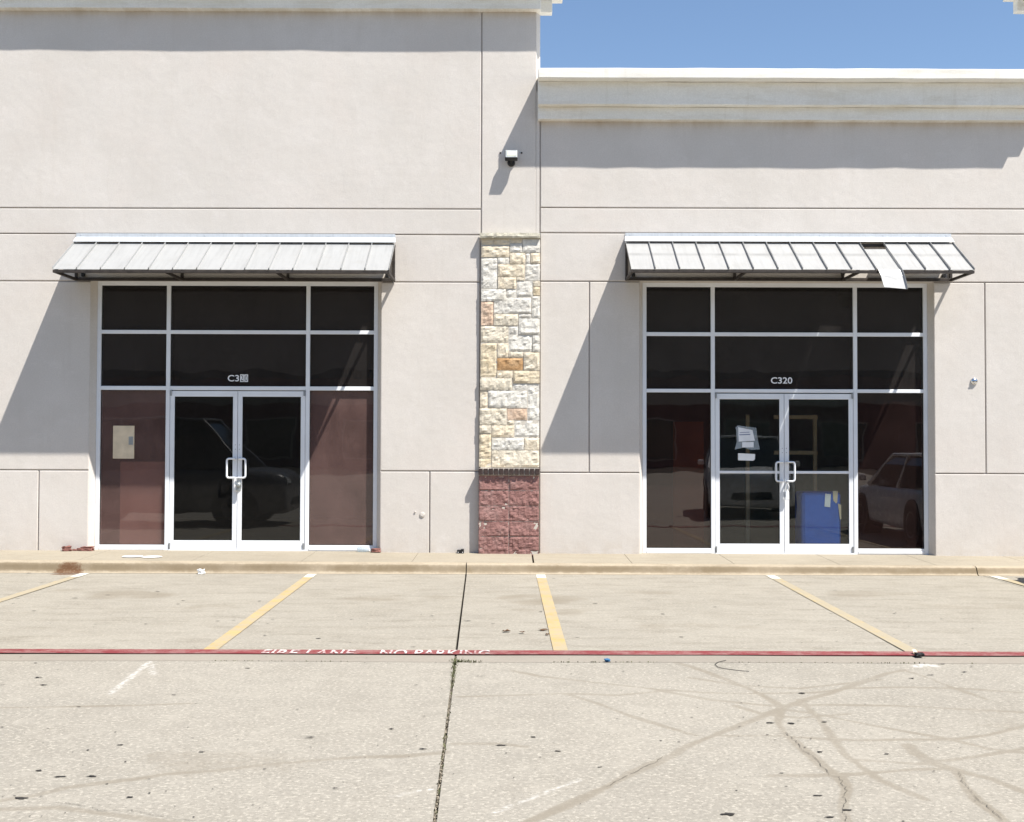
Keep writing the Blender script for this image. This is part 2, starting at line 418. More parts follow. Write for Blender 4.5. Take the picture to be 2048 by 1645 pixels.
SPOTS=[[-2.609, -8.65, 1.3], [-2.061, -9.552, 1.3], [-2.293, -10.056, 1.0], [-2.152, -10.159, 1.0], [-2.005, -10.149, 1.0], [-1.714, -10.197, 1.0], [-2.199, -10.506, 1.0], [-1.716, -10.486, 1.0], [-0.812, -10.336, 1.0], [-1.091, -9.38, 1.0], [-1.598, -9.69, 1.0], [-1.28, -8.7, 1.0], [-2.848, -9.173, 1.0], [-2.135, -8.299, 1.0], [-3.44, -7.218, 1.0], [-3.205, -7.75, 1.6], [-3.074, -8.0, 1.0], [-3.342, -8.003, 1.0], [-1.865, -7.405, 1.0], [-3.639, -5.388, 1.0], [-3.208, -5.351, 1.0], [-5.03, -3.668, 1.0], [-4.919, -4.045, 1.0], [-4.463, -3.616, 1.0], [-4.261, -4.104, 1.0], [-4.405, -4.216, 1.0], [-4.505, -4.564, 1.0], [-3.765, -3.561, 1.0], [-3.778, -3.065, 1.0], [-3.29, -4.047, 1.0], [-3.313, -3.785, 1.0], [-2.627, -5.162, 1.0], [-2.492, -5.13, 1.0], [-2.537, -3.807, 1.0], [-2.16, -5.062, 1.0], [-2.152, -5.301, 1.0], [-2.043, -5.958, 1.0], [-2.275, -3.568, 1.0], [-4.214, -3.369, 1.0], [-5.33, -2.278, 1.0], [-5.865, -1.301, 1.0], [-4.859, -1.331, 1.0], [-0.626, -7.965, 1.0], [-0.205, -7.671, 1.2], [0.785, -7.476, 1.6], [-0.669, -9.182, 2.0], [-0.51, -8.874, 1.0], [-0.463, -9.617, 1.0], [-0.054, -9.54, 1.0], [0.121, -9.366, 1.0], [0.242, -9.66, 1.0], [0.438, -9.964, 1.0], [1.857, -8.199, 1.2], [1.484, -9.012, 1.3], [1.604, -9.023, 1.6], [1.797, -8.983, 1.4], [1.404, -9.295, 1.0], [2.463, -8.888, 1.2], [1.311, -10.062, 1.0], [0.938, -10.708, 1.4], [1.365, -10.745, 1.5], [1.941, -9.691, 1.0], [1.602, -9.655, 1.0], [1.394, -10.432, 1.0], [2.902, -7.572, 1.4], [3.18, -7.459, 1.3], [3.309, -7.25, 1.0], [3.13, -7.155, 1.0], [2.732, -7.697, 1.0], [1.466, -10.646, 1.0], [1.391, -3.722, 1.0], [1.2, -4.205, 1.0], [0.95, -5.063, 1.0], [1.413, -4.643, 1.0], [0.83, -3.922, 1.0], [0.542, -6.014, 1.0], [1.403, -5.973, 1.0], [1.987, -4.153, 1.0], [0.377, -4.222, 1.0], [0.278, -4.5, 1.0], [2.875, -1.927, 1.0], [3.758, -1.596, 1.0], [3.521, -2.809, 1.0], [3.367, -3.403, 1.0], [2.974, -3.877, 1.0], [3.008, -4.579, 1.0], [3.044, -5.053, 1.0], [3.654, -3.862, 1.0], [3.605, -4.566, 1.0], [3.336, -4.925, 1.0], [3.929, -4.913, 1.0], [3.481, -5.369, 1.0], [3.209, -5.812, 1.0], [3.205, -6.239, 1.0], [3.636, -6.28, 1.0], [2.632, -6.176, 1.0], [3.997, -5.472, 1.0], [-2.534, -3.845, 1.0], [-0.734, -4.816, 1.0], [-0.4, -5.119, 1.0], [-0.165, -5.264, 1.0], [-1.578, -6.102, 1.0], [-0.771, -6.495, 1.0], [-1.023, -2.646, 1.0], [-1.965, -1.255, 1.0], [0.498, -1.731, 1.0], [-1.384, -3.858, 1.0], [-1.445, -5.048, 1.0], [-0.115, -4.053, 1.0]]
# awning sheet metal: pale paint with a dirt line and run-off streaks (awning slope runs from z 4.33 to 3.79)
def awning_mat(name, color, line, zl):
    t = NT(name)
    s = t.sepz()
    c = t.ramp(t.noise(1.5, 4), [(0.3, tuple(x*0.95 for x in color)), (0.7, color)])
    run = t.noise(1.0, 6, 0.7, t.mapping((26, 2.0, 1.5)))
    c = t.mix(t.ramp(run, [(0.47, 0.0), (0.72, 0.55)]), c, tuple(x*0.70 for x in color))
    bl = t.noise(4.0, 6, 0.7)
    c = t.mix(t.ramp(bl, [(0.54, 0.0), (0.70, 0.4)]), c, tuple(x*y for x, y in zip(color, (0.80, 0.78, 0.74))))
    if line:
        d = t.math('ABSOLUTE', t.math('SUBTRACT', s[2], zl))
        k = t.math('MULTIPLY', t.ramp(d, [(0.0, 1.0), (0.035, 0.0)]), t.ramp(t.noise(3.0, 5), [(0.35, 0.2), (0.6, 0.8)]))
        c = t.mix(k, c, tuple(x*0.55 for x in color))
    t.principled(c, 0.42, 0.15, 0.5, t.bump(t.noise(3.2, 3), 0.30, 0.03))
    return t.m
M['sheet_l'] = awning_mat('pale_sheet_metal', (0.345, 0.350, 0.352), False, 4.1)
M['sheet_r'] = awning_mat('streaked_sheet_metal', (0.365, 0.367, 0.366), True, 4.055)
M['flash'] = awning_mat('flashing_metal', (0.58, 0.61, 0.64), False, 0)
M['yellow'] = paint('worn_yellow_paint', (0.43, 0.305, 0.105), (0.32, 0.275, 0.20), 0.72)
M['yellow_faded'] = paint('faded_yellow_paint', (0.41, 0.305, 0.125), (0.30, 0.268, 0.21), 0.84)
M['white_paint'] = paint('white_road_paint', (0.62, 0.59, 0.50), (0.33, 0.30, 0.25), 0.25)
M['letter_paint'] = paint('white_stencil_paint', (0.68, 0.66, 0.64), (0.22, 0.06, 0.06), 0.62, 16)
M['red_paint'] = paint('red_kerb_paint', (0.185, 0.032, 0.036), (0.24, 0.13, 0.12), 0.60)
M['gum'] = simple('dark_gum', (0.030, 0.027, 0.024), 0.85, var=0.5, scale=20)
M['crack'] = simple('crack_fill', (0.10, 0.09, 0.075), 1.0)
M['vinyl'] = simple('white_vinyl', (0.80, 0.80, 0.80), 0.5, var=0.02)
M['paper'] = simple('white_paper', (0.72, 0.73, 0.75), 0.8, var=0.06)
M['ink'] = simple('blue_ink', (0.16, 0.19, 0.30), 0.8)
M['paper_cream'] = simple('cream_paper', (0.62, 0.52, 0.38), 0.8)
M['brickfrag'] = simple('red_brick', (0.19, 0.085, 0.07), 0.9, var=0.35, scale=30, bump=0.6)
M['leaf'] = simple('brown_leaf', (0.10, 0.06, 0.035), 0.9, var=0.3)
M['weed'] = simple('weed_green', (0.095, 0.10, 0.045), 0.8, var=0.4, scale=40)
M['gravel'] = simple('joint_gravel', (0.24, 0.21, 0.165), 1.0, var=0.5, scale=60)
M['blue'] = simple('blue_plastic', (0.015, 0.10, 0.46), 0.5)
M['blue_scrap'] = simple('blue_scrap', (0.03, 0.12, 0.25), 0.6)
M['wood'] = simple('pine_wood', (0.50, 0.39, 0.25), 0.7, var=0.15)
M['orange'] = simple('orange_board', (0.40, 0.13, 0.05), 0.7)
M['board'] = simple('mauve_board', (0.72, 0.48, 0.43), 0.8, var=0.08)
M['room_wall'] = simple('interior_wall', (0.36, 0.34, 0.32), 0.9)
M['room_floor'] = simple('interior_floor', (0.10, 0.09, 0.085), 0.7)
M['room_teal'] = simple('teal_interior_wall', (0.20, 0.30, 0.30), 0.9)
M['lens'] = simple('lamp_lens', (0.50, 0.52, 0.44), 0.3)
M['grey_metal'] = simple('grey_metal', (0.34, 0.36, 0.36), 0.4, metal=0.5)
M['clear'] = glass('clear_plastic', (0.82, 0.86, 0.88), 0.32, (0.60, 0.66, 0.70), 0.05)
M['g_up'] = glass('tinted_glass', (0.45, 0.44, 0.43), 0.06, (0.30, 0.27, 0.26))
M['g_low'] = glass('dusty_tinted_glass', (0.66, 0.60, 0.58), 0.15, (0.52, 0.33, 0.30))
M['g_red'] = glass('reddish_tinted_glass', (0.50, 0.42, 0.41), 0.030, (0.34, 0.20, 0.18), 0.065)
M['g_doorL'] = glass('door_glass', (0.46, 0.47, 0.46), 0.022, (0.32, 0.30, 0.28), 0.032)
M['g_doorR'] = glass('clearer_door_glass', (0.84, 0.87, 0.86), 0.012, (0.32, 0.30, 0.28), 0.034)
M['roofing'] = simple('roof_membrane', (0.45, 0.45, 0.43), 0.9)

# ================================================================ parking lot (ground)
def jx(y):       # x of the long construction joint
    return -0.555 + (y + 1.33) * (0.232 / -9.46)

def seg_dist(px, py, line):
    d = np.full(px.shape, 1e9)
    for (x0, y0), (x1, y1) in zip(line[:-1], line[1:]):
        dx, dy = x1 - x0, y1 - y0
        L = dx*dx + dy*dy + 1e-12
        t = np.clip(((px - x0)*dx + (py - y0)*dy) / L, 0, 1)
        d = np.minimum(d, np.hypot(px - x0 - t*dx, py - y0 - t*dy))
    return d

def stain_fields(V):
    x, y = V[:, 0], V[:, 1]
    wob = np.array([mnoise.noise(Vector((a*2.3, b*2.3, 0.0))) for a, b in zip(x, y)])
    s = np.zeros(len(V)); w = np.zeros(len(V))
    for a, hw, line in STAINS:
        hw = max(hw * 0.8, 0.034); a = 0.62 if a < 0.62 else min(a, 0.78)
        d = seg_dist(x, y, line) + wob * hw * 0.5
        s = np.maximum(s, a * np.clip(1.15 - d / hw * 0.9, 0, 1))
    for a, hw, line in SCUFFS:
        d = seg_dist(x, y, line)
        w = np.maximum(w, a * np.clip(1.4 - d / hw, 0, 1))
    # tyre-stop grime in the bays and near the kerb
    for cx, cy, rx, ry, a in ((0.32, -3.6, 0.55, 0.5, 0.9), (0.25, -4.5, 0.9, 0.35, 0.45), (-4.0, -3.3, 0.7, 0.45, 0.6), (-4.6, -3.0, 0.6, 0.2, 0.5),
                              (3.7, -3.1, 0.8, 0.4, 0.5), (1.5, -3.0, 1.1, 0.25, 0.4), (-1.2, -3.5, 0.9, 0.4, 0.45), (1.6, -5.4, 0.8, 0.35, 0.4),
                              (4.6, -4.0, 0.9, 0.4, 0.35), (-2.9, -4.3, 0.5, 0.4, 0.35), (3.0, -8.9, 0.8, 0.5, 0.3), (-1.6, -9.9, 0.9, 0.4, 0.35)):
        q = ((x - cx)/rx)**2 + ((y - cy)/ry)**2
        s = np.maximum(s, a * np.clip(1.2 - q, 0, 1) * np.clip(0.75 + wob, 0, 1))
    q = ((x + 5.40)/0.22)**2 + ((y + 1.38)/0.12)**2
    rust = np.clip(1.3 - q, 0, 1)
    return s, w, rust

def grid_slab(name, mat, parent, xs, ys, zf, warp=None, thick=0.03, edge=True):
    xs = np.array(xs); ys = np.array(ys)
    X, Y = np.meshgrid(xs, ys)
    if warp is not None: X = warp(X, Y)
    Z = zf(X, Y)
    nx, ny = len(xs), len(ys)
    V = np.stack([X.ravel(), Y.ravel(), Z.ravel()], 1)
    idx = np.arange(nx*ny).reshape(ny, nx)
    F = np.stack([idx[:-1, :-1].ravel(), idx[:-1, 1:].ravel(), idx[1:, 1:].ravel(), idx[1:, :-1].ravel()], 1)
    faces = F.tolist()
    rim = list(idx[0, :]) + list(idx[1:, -1]) + list(idx[-1, -2::-1]) + list(idx[-2:0:-1, 0])
    n = len(V)
    low = V[rim].copy(); low[:, 2] -= thick
    VV = np.vstack([V, low])
    m = len(rim)
    for i in range(m):
        j = (i + 1) % m
        faces.append((int(rim[i]), n + i, n + j, int(rim[j])))
    me = bpy.data.meshes.new(name)
    c = np.array([VV[:, 0].mean(), VV[:, 1].mean(), VV[:, 2].min()])
    me.from_pydata((VV - c).tolist(), [], faces)
    s, w, r = stain_fields(VV)
    for nm, arr in (('stain', s), ('scuff', w), ('rust', r)):
        a = me.attributes.new(nm, 'FLOAT', 'POINT'); a.data.foreach_set('value', arr.astype(np.float32))
    me.materials.append(mat)
    o = bpy.data.objects.new(name, me)
    link(o, c, parent)
    return o

def fine(a, b, step, lo, hi, coarse=2.0):
    """coordinates from a to b: fine inside lo..hi, coarse outside"""
    out = []
    if a < lo:
        out += list(np.linspace(a, lo, max(2, int((lo - a)/coarse) + 1))[:-1]); s = lo
    else: s = a
    e = min(b, hi)
    out += list(np.linspace(s, e, max(2, int(round((e - s)/step)) + 1)))
    if b > hi: out += list(np.linspace(hi, b, max(2, int((b - hi)/coarse) + 1))[1:])
    return out

lot = MB().add([(-70, -120, -0.032), (70, -120, -0.032), (70, 25, -0.032), (-70, 25, -0.032)], [(0,1,2,3)]).build('parking_lot', M['soil'], origin=(0, 0, -0.032))
tag(lot, kind='structure')
flat = lambda X, Y: 0.0022 * np.sin(X * 1.7 + Y * 0.6) * np.cos(Y * 1.3)
J = 0.009
def warp_l(X, Y):
    w = np.clip(1 - (-0.45 - X) / 1.5, 0, 1)
    return X + w * (jx(Y) + 0.45 - J)
def warp_r(X, Y):
    w = np.clip(1 - (X + 0.45) / 1.5, 0, 1)
    return X + w * (jx(Y) + 0.45 + J)
YS = fine(-6.655, -1.29, 0.032, -6.655, -1.29)
grid_slab('concrete_slab', M['concrete_stall'], lot, fine(-40, -0.45, 0.034, -6.2, -0.45, 6), YS, flat, warp_l)
grid_slab('concrete_slab', M['concrete_stall'], lot, fine(-0.45, 5.725, 0.034, -0.45, 5.725), YS, flat, warp_r)
grid_slab('concrete_slab', M['concrete_stall'], lot, fine(5.735, 40, 0.05, 5.735, 6.4, 6), fine(-6.655, -1.29, 0.1, -6.655, -1.29), flat)
YL = fine(-48, -7.125, 0.027, -11.2, -7.125, 6)
grid_slab('concrete_slab', M['concrete_lane'], lot, fine(-40, -0.45, 0.027, -4.3, -0.45, 6), YL, flat, warp_l)
grid_slab('concrete_slab', M['concrete_lane'], lot, fine(-0.45, 40, 0.027, -0.45, 4.3, 6), YL, flat, warp_r)
# gutter strip that carries the fire-lane stripe
for a, b, wf in ((-40, -0.45, warp_l), (-0.45, 40, warp_r)):
    grid_slab('gutter_strip', M['concrete_gutter'], lot, fine(a, b, 0.2, max(a, -5), min(b, 5), 6), fine(-7.108, -6.6555, 0.1, -7.108, -6.6555), lambda X, Y: flat(X, Y) - 0.001, wf)
# cracks
for line in CRACKS:
    mb = MB(); pts = []
    for (x0, y0), (x1, y1) in zip(line[:-1], line[1:]):
        for k in range(5):
            t = k/5
            pts.append((x0 + (x1-x0)*t + random.uniform(-.008, .008), y0 + (y1-y0)*t + random.uniform(-.006, .006)))
    for (x0, y0), (x1, y1) in zip(pts[:-1], pts[1:]):
        if random.random() < 0.12: continue
        w = random.uniform(0.0006, 0.0022)
        dx, dy = x1-x0, y1-y0; L = math.hypot(dx, dy) + 1e-9; nx_, ny_ = -dy/L*w, dx/L*w
        mb.quad((x0-nx_, y0-ny_, 0.0042), (x1-nx_*.6, y1-ny_*.6, 0.0042), (x1+nx_*.6, y1+ny_*.6, 0.0042), (x0+nx_, y0+ny_, 0.0042))
    mb.build('crack', M['crack'], lot, fixn=False)
# trodden gum and oil drops
mb = MB()
rg = random.Random(3)
def blob(x, y, rx, ry, z, n=13):
    ang = rg.uniform(0, 6.28); pts = []
    for k in range(n):
        a = 2*math.pi*k/n; q = rg.uniform(0.45, 1.2)
        pts.append((x + rx*q*math.cos(a), y + ry*q*math.sin(a), z))
    mb.add(pts, [tuple(range(n))])
for x, y, s in SPOTS:
    r = 0.0155 * s * rg.choice((0.5, 0.7, 0.9, 1.0, 1.2, 1.5))
    blob(x, y, r * rg.uniform(0.9, 1.5), r * rg.uniform(0.45, 0.8), 0.0045)
for i in range(420):
    y = rg.uniform(-11, -1.4); hx = (y + 15.93) * 0.43
    blob(rg.uniform(-hx, hx), y, rg.uniform(0.003, 0.010), rg.uniform(0.003, 0.009), 0.0043, 6)
g = mb.build('gum_spots', M['gum'], lot, fixn=False); g['kind'] = 'stuff'
# gravel and weeds in the joint
mb = MB()
for i in range(900):
    y = -rg.uniform(6.7, 11.2); x = jx(y) + rg.uniform(-0.010, 0.010); r = rg.uniform(0.003, 0.007)
    z = rg.uniform(-0.022, -0.004)
    mb.add([(x+r,y,z),(x-r,y,z),(x,y+r,z),(x,y-r,z),(x,y,z+r),(x,y,z-r)], [(0,2,4),(2,1,4),(1,3,4),(3,0,4),(2,0,5),(1,2,5),(3,1,5),(0,3,5)])
g = mb.build('joint_gravel', M['gravel'], lot, fixn=False); g['kind'] = 'stuff'
mb = MB()
def blade(x, y, h, lean, w=0.004):
    a = rg.uniform(0, 6.28); dx, dy = math.cos(a)*lean, math.sin(a)*lean; px, py = -math.sin(a)*w, math.cos(a)*w
    mb.add([(x-px,y-py,-0.01),(x+px,y+py,-0.01),(x+dx*.5+px*.8,y+dy*.5+py*.8,h*.7),(x+dx*.5-px*.8,y+dy*.5-py*.8,h*.7),(x+dx,y+dy,h)], [(0,1,2,3),(3,2,4)])
for i in range(230):
    t = rg.random()**1.6
    y = -7.02 - t * 1.05
    blade(jx(y) + rg.gauss(0, 0.006 + 0.006*(1-t)), y, rg.uniform(0.004, 0.016), rg.uniform(0.004, 0.018), 0.0022)
for i in range(40):
    y = -rg.uniform(8.0, 10.8); blade(jx(y) + rg.gauss(0, 0.007), y, rg.uniform(0.004, 0.014), rg.uniform(0.004, 0.02))
for i in range(60):
    x = jx(-7.11) + abs(rg.gauss(0, 0.10)); blade(x, -7.115 + rg.gauss(0, 0.012), rg.uniform(0.005, 0.022), rg.uniform(0.005, 0.03))
for i in range(160):
    blade(rg.choice((rg.uniform(0.3, 1.1), rg.uniform(-2.2, -1.2), rg.uniform(1.6, 3.4))), -7.116 + rg.gauss(0, 0.004), rg.uniform(0.003, 0.010), rg.uniform(0.003, 0.012))
w = mb.build('weeds', M['weed'], None, fixn=False)
tag(w, 'thin green weeds sprouting from the long pavement joint', 'weeds', kind='stuff')

# ---------------------------------------------------------------- sidewalk and kerb
def wz(x, y):       # sidewalk surface
    return 0.141 - 0.0033 * x + 0.016 * y
walk = MB().add([(-40, -1.2, -0.02), (40, -1.2, -0.02), (40, 0.4, -0.02), (-40, 0.4, -0.02)], [(0,1,2,3)]).build('sidewalk', M['soil'])
tag(walk, kind='structure')
joints = [-40, -16, -10, -8.0, -6.75, -5.35, -3.95, -2.6, -1.235, 0.268, 1.485, 2.745, 4.05, 5.24, 6.5, 7.8, 9.2, 16, 40]
for a, b in zip(joints[:-1], joints[1:]):
    ga = 0.011 if abs(a - 0.268) < .01 else 0.003
    gb = 0.011 if abs(b - 0.268) < .01 else 0.003
    xs = np.linspace(a + ga, b - gb, 8)
    X, Y = np.meshgrid(xs, np.linspace(-1.095, 0.4, 6))
    grid_slab('paving_slab', M['concrete_walk'], walk, xs, np.linspace(-1.095, 0.4, 6), lambda X, Y: wz(X, Y), None, 0.12)
# kerb: rounded profile swept along x, cut at its expansion joints
prof = [(-1.098, 0.0), (-1.165, -0.0015), (-1.195, -0.010), (-1.212, -0.026), (-1.222, -0.050), (-1.235, -0.085), (-1.252, -0.112), (-1.287, -0.1245)]
kj = [-40, -20, -6.6, jx(-1.3), 5.68, 20, 40]
for a, b in zip(kj[:-1], kj[1:]):
    xs = np.linspace(a + 0.006, b - 0.006, max(3, int((b - a) / 0.05)) if abs(a) < 8 and abs(b) < 8 else 40)
    V = []; Fs = []
    for i, x in enumerate(xs):
        for y, dz in prof:
            zt = 0.1235 - 0.0033 * x
            k = -dz / 0.1245
            wv = 0.005 * mnoise.noise(Vector((x*1.7, y*6, 0))) + 0.003 * mnoise.noise(Vector((x*11, y*30, 2)))
            V.append((x, y + wv, zt * (1 - k) + 0.002 * k))
    n = len(prof)
    for i in range(len(xs) - 1):
        for j in range(n - 1):
            a_ = i*n + j
            Fs.append((a_, a_+1, a_+n+1, a_+n))
    m = MB().add(V, Fs)
    o = m.build('kerb', M['concrete_kerb'], walk, smooth=True, fixn=True)
    me = o.data; c = WORLD_LOC[o.name]
    VV = np.array([tuple(v.co + c) for v in me.vertices])
    _, _, r = stain_fields(np.stack([VV[:, 0], VV[:, 1] - 0.09, VV[:, 2]], 1))
    at = me.attributes.new('rust', 'FLOAT', 'POINT'); at.data.foreach_set('value', np.clip(np.array(r) * 1.2, 0, 1).astype(np.float32))
    st = np.clip(1 - np.abs(VV[:, 1] + 1.228) / 0.036, 0, 1) * 0.8
    at = me.attributes.new('stain', 'FLOAT', 'POINT'); at.data.foreach_set('value', st.astype(np.float32))

# ---------------------------------------------------------------- painted lines
LINE_LABEL = ['worn yellow parking line cut by the left edge of the picture', 'yellow parking line in front of the left double doors',
              'yellow parking line below the stone pier', 'thin faded yellow parking line in front of the right double doors',
              'pale parking line beside the white sedan at the right edge']
for i, (xa, xb, mt) in enumerate(((-5.17, -5.10, 'yellow_faded'), (-2.415, -2.315, 'yellow'), (0.350, 0.378, 'yellow'), (3.130, 3.085, 'yellow_faded'), (5.83, 5.83, 'yellow_faded'))):
    w = 0.056
    mb = MB(); n = 26
    ys = np.linspace(-1.70, -6.652, n)
    for k in range(n - 1):
        def px(y): return xa + (xb - xa) * (y + 1.35) / -5.3
        e = [random.uniform(-.005, .005) for _ in range(4)]
        y0, y1 = ys[k], ys[k+1]
        mb.quad((px(y0)-w, y0, 0.0062), (px(y0)+w, y0, 0.0062), (px(y1)+w, y1, 0.0062), (px(y1)-w, y1, 0.0062))
    o = mb.build('parking_line', M[mt], None, fixn=False)
    tag(o, LINE_LABEL[i], 'road marking', 'painted parking lines')
    y0, y1 = -1.34, -1.697
    MB().quad((px(y0)-w*.95, y0, 0.0062), (px(y0)+w*.95, y0, 0.0062), (px(y1)+w, y1, 0.0062), (px(y1)-w, y1, 0.0062)).build('white_tip', M['white_paint'], o, fixn=False)
mb = MB()
xs = np.linspace(-14, 14, 120)
for a, b in zip(xs[:-1], xs[1:]):
    e = 0.004
    mb.quad((a, -6.835 + 0.004*math.sin(a*5), 0.0072), (b, -6.835 + 0.004*math.sin(b*5), 0.0072), (b, -6.660, 0.0072), (a, -6.660, 0.0072))
stripe = mb.build('fire_lane_stripe', M['red_paint'], None, fixn=False)
tag(stripe, 'long red painted fire lane stripe across the pavement with white lettering', 'road marking')

def text_mesh(s, size, offset=0.0, spacing=1.0):
    cu = bpy.data.curves.new('tmp_text', 'FONT')
    cu.body = s; cu.size = size; cu.offset = offset; cu.space_character = spacing; cu.align_x = 'LEFT'; cu.resolution_u = 4
    ob = bpy.data.objects.new('tmp_text', cu); COL.objects.link(ob)
    dg = bpy.context.evaluated_depsgraph_get()
    me = bpy.data.meshes.new_from_object(ob.evaluated_get(dg))
    V = np.array([tuple(v.co) for v in me.vertices]); F = [tuple(p.vertices) for p in me.polygons]
    bpy.data.objects.remove(ob); bpy.data.curves.remove(cu); bpy.data.meshes.remove(me)
    return V, F

def place_text(name, s, mat, parent, fit, maker, offset=0.0, clip=None, spacing=1.0):
    V, F = text_mesh(s, 1.0, offset, spacing)
    lo, hi = V.min(0), V.max(0)
    u = (V[:, 0] - lo[0]) / (hi[0] - lo[0]); v = (V[:, 1] - lo[1]) / (hi[1] - lo[1])
    P = [maker(fit[0] + a*(fit[1]-fit[0]), fit[2] + b*(fit[3]-fit[2])) for a, b in zip(u, v)]
    mb = MB().add(P, F)
    o = mb.build(name, mat, parent, fixn=False)
    if clip is not None:
        bm = bmesh.new(); bm.from_mesh(o.data)
        c = WORLD_LOC[o.name]
        bmesh.ops.bisect_plane(bm, geom=bm.verts[:] + bm.edges[:] + bm.faces[:], plane_co=Vector(clip[0]) - c, plane_no=clip[1], clear_outer=True)
        bm.to_mesh(o.data); bm.free()
    return o
gm = lambda a, b: (a, b, 0.0112)
place_text('lettering', 'FIRE LANE', M['letter_paint'], stripe, (-1.89, -1.19, -6.945, -6.678), gm, 0.016, ((0, -6.828, 0), (0, -1, 0)), 1.08)
place_text('lettering', 'NO PARKING', M['letter_paint'], stripe, (-0.995, -0.165, -6.935, -6.672), gm, 0.016, ((0, -6.828, 0), (0, -1, 0)), 1.08)
# ================================================================ the building
bld = empty('retail_building', (0, 0.5, 0.1))
tag(bld, 'beige stucco retail building with two glass storefronts and a stone pier between', 'building')
GW = 0.0075     # half width of a stucco joint
YB = 0.022     # depth of the joint floor
XL, XR = -13.0, 13.0
XC = 0.363     # joint between the tall block and the low block
XT = 7.00      # start of the next tall block on the right
SPL = 0.056    # splay of window reveals and outer corner
OPL = (-5.617, -1.745, 3.752); OPR = (1.690, 5.610, 3.752)     # wall openings x0, x1, head z
FRL = (-5.561, -1.801); FRR = (1.742, 5.556)
TOPL, TOPT = 6.45, 7.95
# backing wall (what shows in the joints)
mb = MB()
for x0, x1, z0, z1 in ((XL, OPL[0]-.003, 0, TOPT), (OPL[0]-.003, OPL[1]+.003, OPL[2]+.004, TOPT), (OPL[1]+.003, XC-SPL-.004, 0, TOPT),
                       (XC-SPL-.004, OPR[0]-.003, 0, TOPL), (OPR[0]-.003, OPR[1]+.003, OPR[2]+.004, TOPL), (OPR[1]+.003, XT+SPL+.004, 0, TOPL), (XT+SPL+.004, XR, 0, TOPT)):
    mb.box(x0, x1, YB, 0.30, z0, z1)
wall = mb.build('wall', M['joint'], bld)
# the tall block behind the low roof: side returns, roofs
mb = MB()
mb.quad((XC-SPL, 0.0005, 6.3), (XC, 0.115, 6.3), (XC, 0.115, TOPT), (XC-SPL, 0.0005, TOPT))
mb.box(XC-0.25, XC, 0.1155, 0.3, 6.2, TOPT)
mb.build('parapet_return', M['stucco'], wall)
mb = MB()
mb.quad((XT+SPL, 0.0005, 6.3), (XT, 0.115, 6.3), (XT, 0.115, TOPT), (XT+SPL, 0.0005, TOPT))
mb.box(XT, XT+0.25, 0.1155, 0.3, 6.2, TOPT)
mb.build('parapet_return', M['stucco'], wall)
MB().box(XC+.002, XT-.002, 0.31, 9, 5.8, 6.0).build('roof', M['roofing'], bld)
MB().box(XL, XC-.26, 0.31, 9, 5.8, 6.0).build('roof', M['roofing'], bld)
MB().box(XT+.26, XR, 0.31, 9, 5.8, 6.0).build('roof', M['roofing'], bld)
mb = MB()
mb.box(XL, XL+.2, .31, 9, 0, 5.8); mb.box(XR-.2, XR, .31, 9, 0, 5.8); mb.box(XL+.2, XR-.2, 8.8, 9, 0, 5.8)
mb.build('outer_wall', M['stucco'], bld)

def panel(x0, x1, z0, z1, el=True, er=True, eb=True, et=True):
    g = GW
    a = x0 + (g if el else 0); b = x1 - (g if er else 0); c = z0 + (g if eb else 0); d = z1 - (g if et else 0)
    return BOX('wall_panel', M['stucco'], wall, a, b, 0, YB + 0.006, c, d, 0.009, 3)
g1, g2, g3, g4 = 4.715, 4.370, 3.737, 1.222
panel(XL, -0.422, g1, TOPT, False, True, True, False)
panel(XL, -0.422, g2, g1, False)
panel(-0.422, XC-SPL+GW, 4.33, TOPT, True, True, False, False)
panel(XL, -0.43, g3, g2, False)
panel(XL, OPL[0], g4, g3, False, False); panel(OPL[1], -0.43, g4, g3, False, True)
panel(XL, -6.275, 0, g4, False, True, False); panel(-6.275, OPL[0], 0, g4, True, False, False)
panel(OPL[1], -1.092, 0, g4, False, True, False); panel(-1.092, -0.43, 0, g4, True, True, False)
g1, g2, g3, g4 = 4.737, 4.400, 3.752, 1.208
panel(XC, XT, g1, TOPL, True, True, True, False)
panel(XC, XT, g2, g1); panel(XC, XT, g3, g2)
panel(XC, 1.022, g4, g3); panel(1.022, OPR[0], g4, g3, True, False)
panel(XC, OPR[0], 0, g4, True, False, False)
panel(OPR[1], 6.286, g4, g3, False, True); panel(6.286, XT, g4, g3)
panel(OPR[1], XT, 0, g4, False, True, False)
panel(XT, XR, g1, TOPT, True, False, True, False); panel(XT, XR, g2, g1, True, False)
panel(XT, XR, g4, g2, True, False); panel(XT, XR, 0, g4, True, False, False)
# strip of the tall wall under the low cornice that fills up to the corner joint
BOX('wall_panel', M['stucco'], wall, XC-SPL+.002, XC-GW, 0.001, YB+.006, 4.34, 6.3, 0.003)
# splayed window reveals
for (x0, x1, zt), (f0, f1), zf in ((OPL, FRL, 3.757), (OPR, FRR, 3.757)):
    mb = MB()
    mb.slab([(x0, 0.002, 0.05), (f0-.001, 0.112, 0.05), (f0-.001, 0.112, zt), (x0, 0.002, zt)], None, (-0.02, 0.03, 0))
    mb.build('jamb', M['stucco'], wall)
    mb = MB()
    mb.slab([(x1, 0.002, 0.05), (f1+.001, 0.112, 0.05), (f1+.001, 0.112, zt), (x1, 0.002, zt)], None, (0.02, 0.03, 0))
    mb.build('jamb', M['stucco'], wall)
    BOX('head', M['stucco'], wall, x0-.01, x1+.01, 0.024, 0.118, zt, zt + 0.05, 0.003)

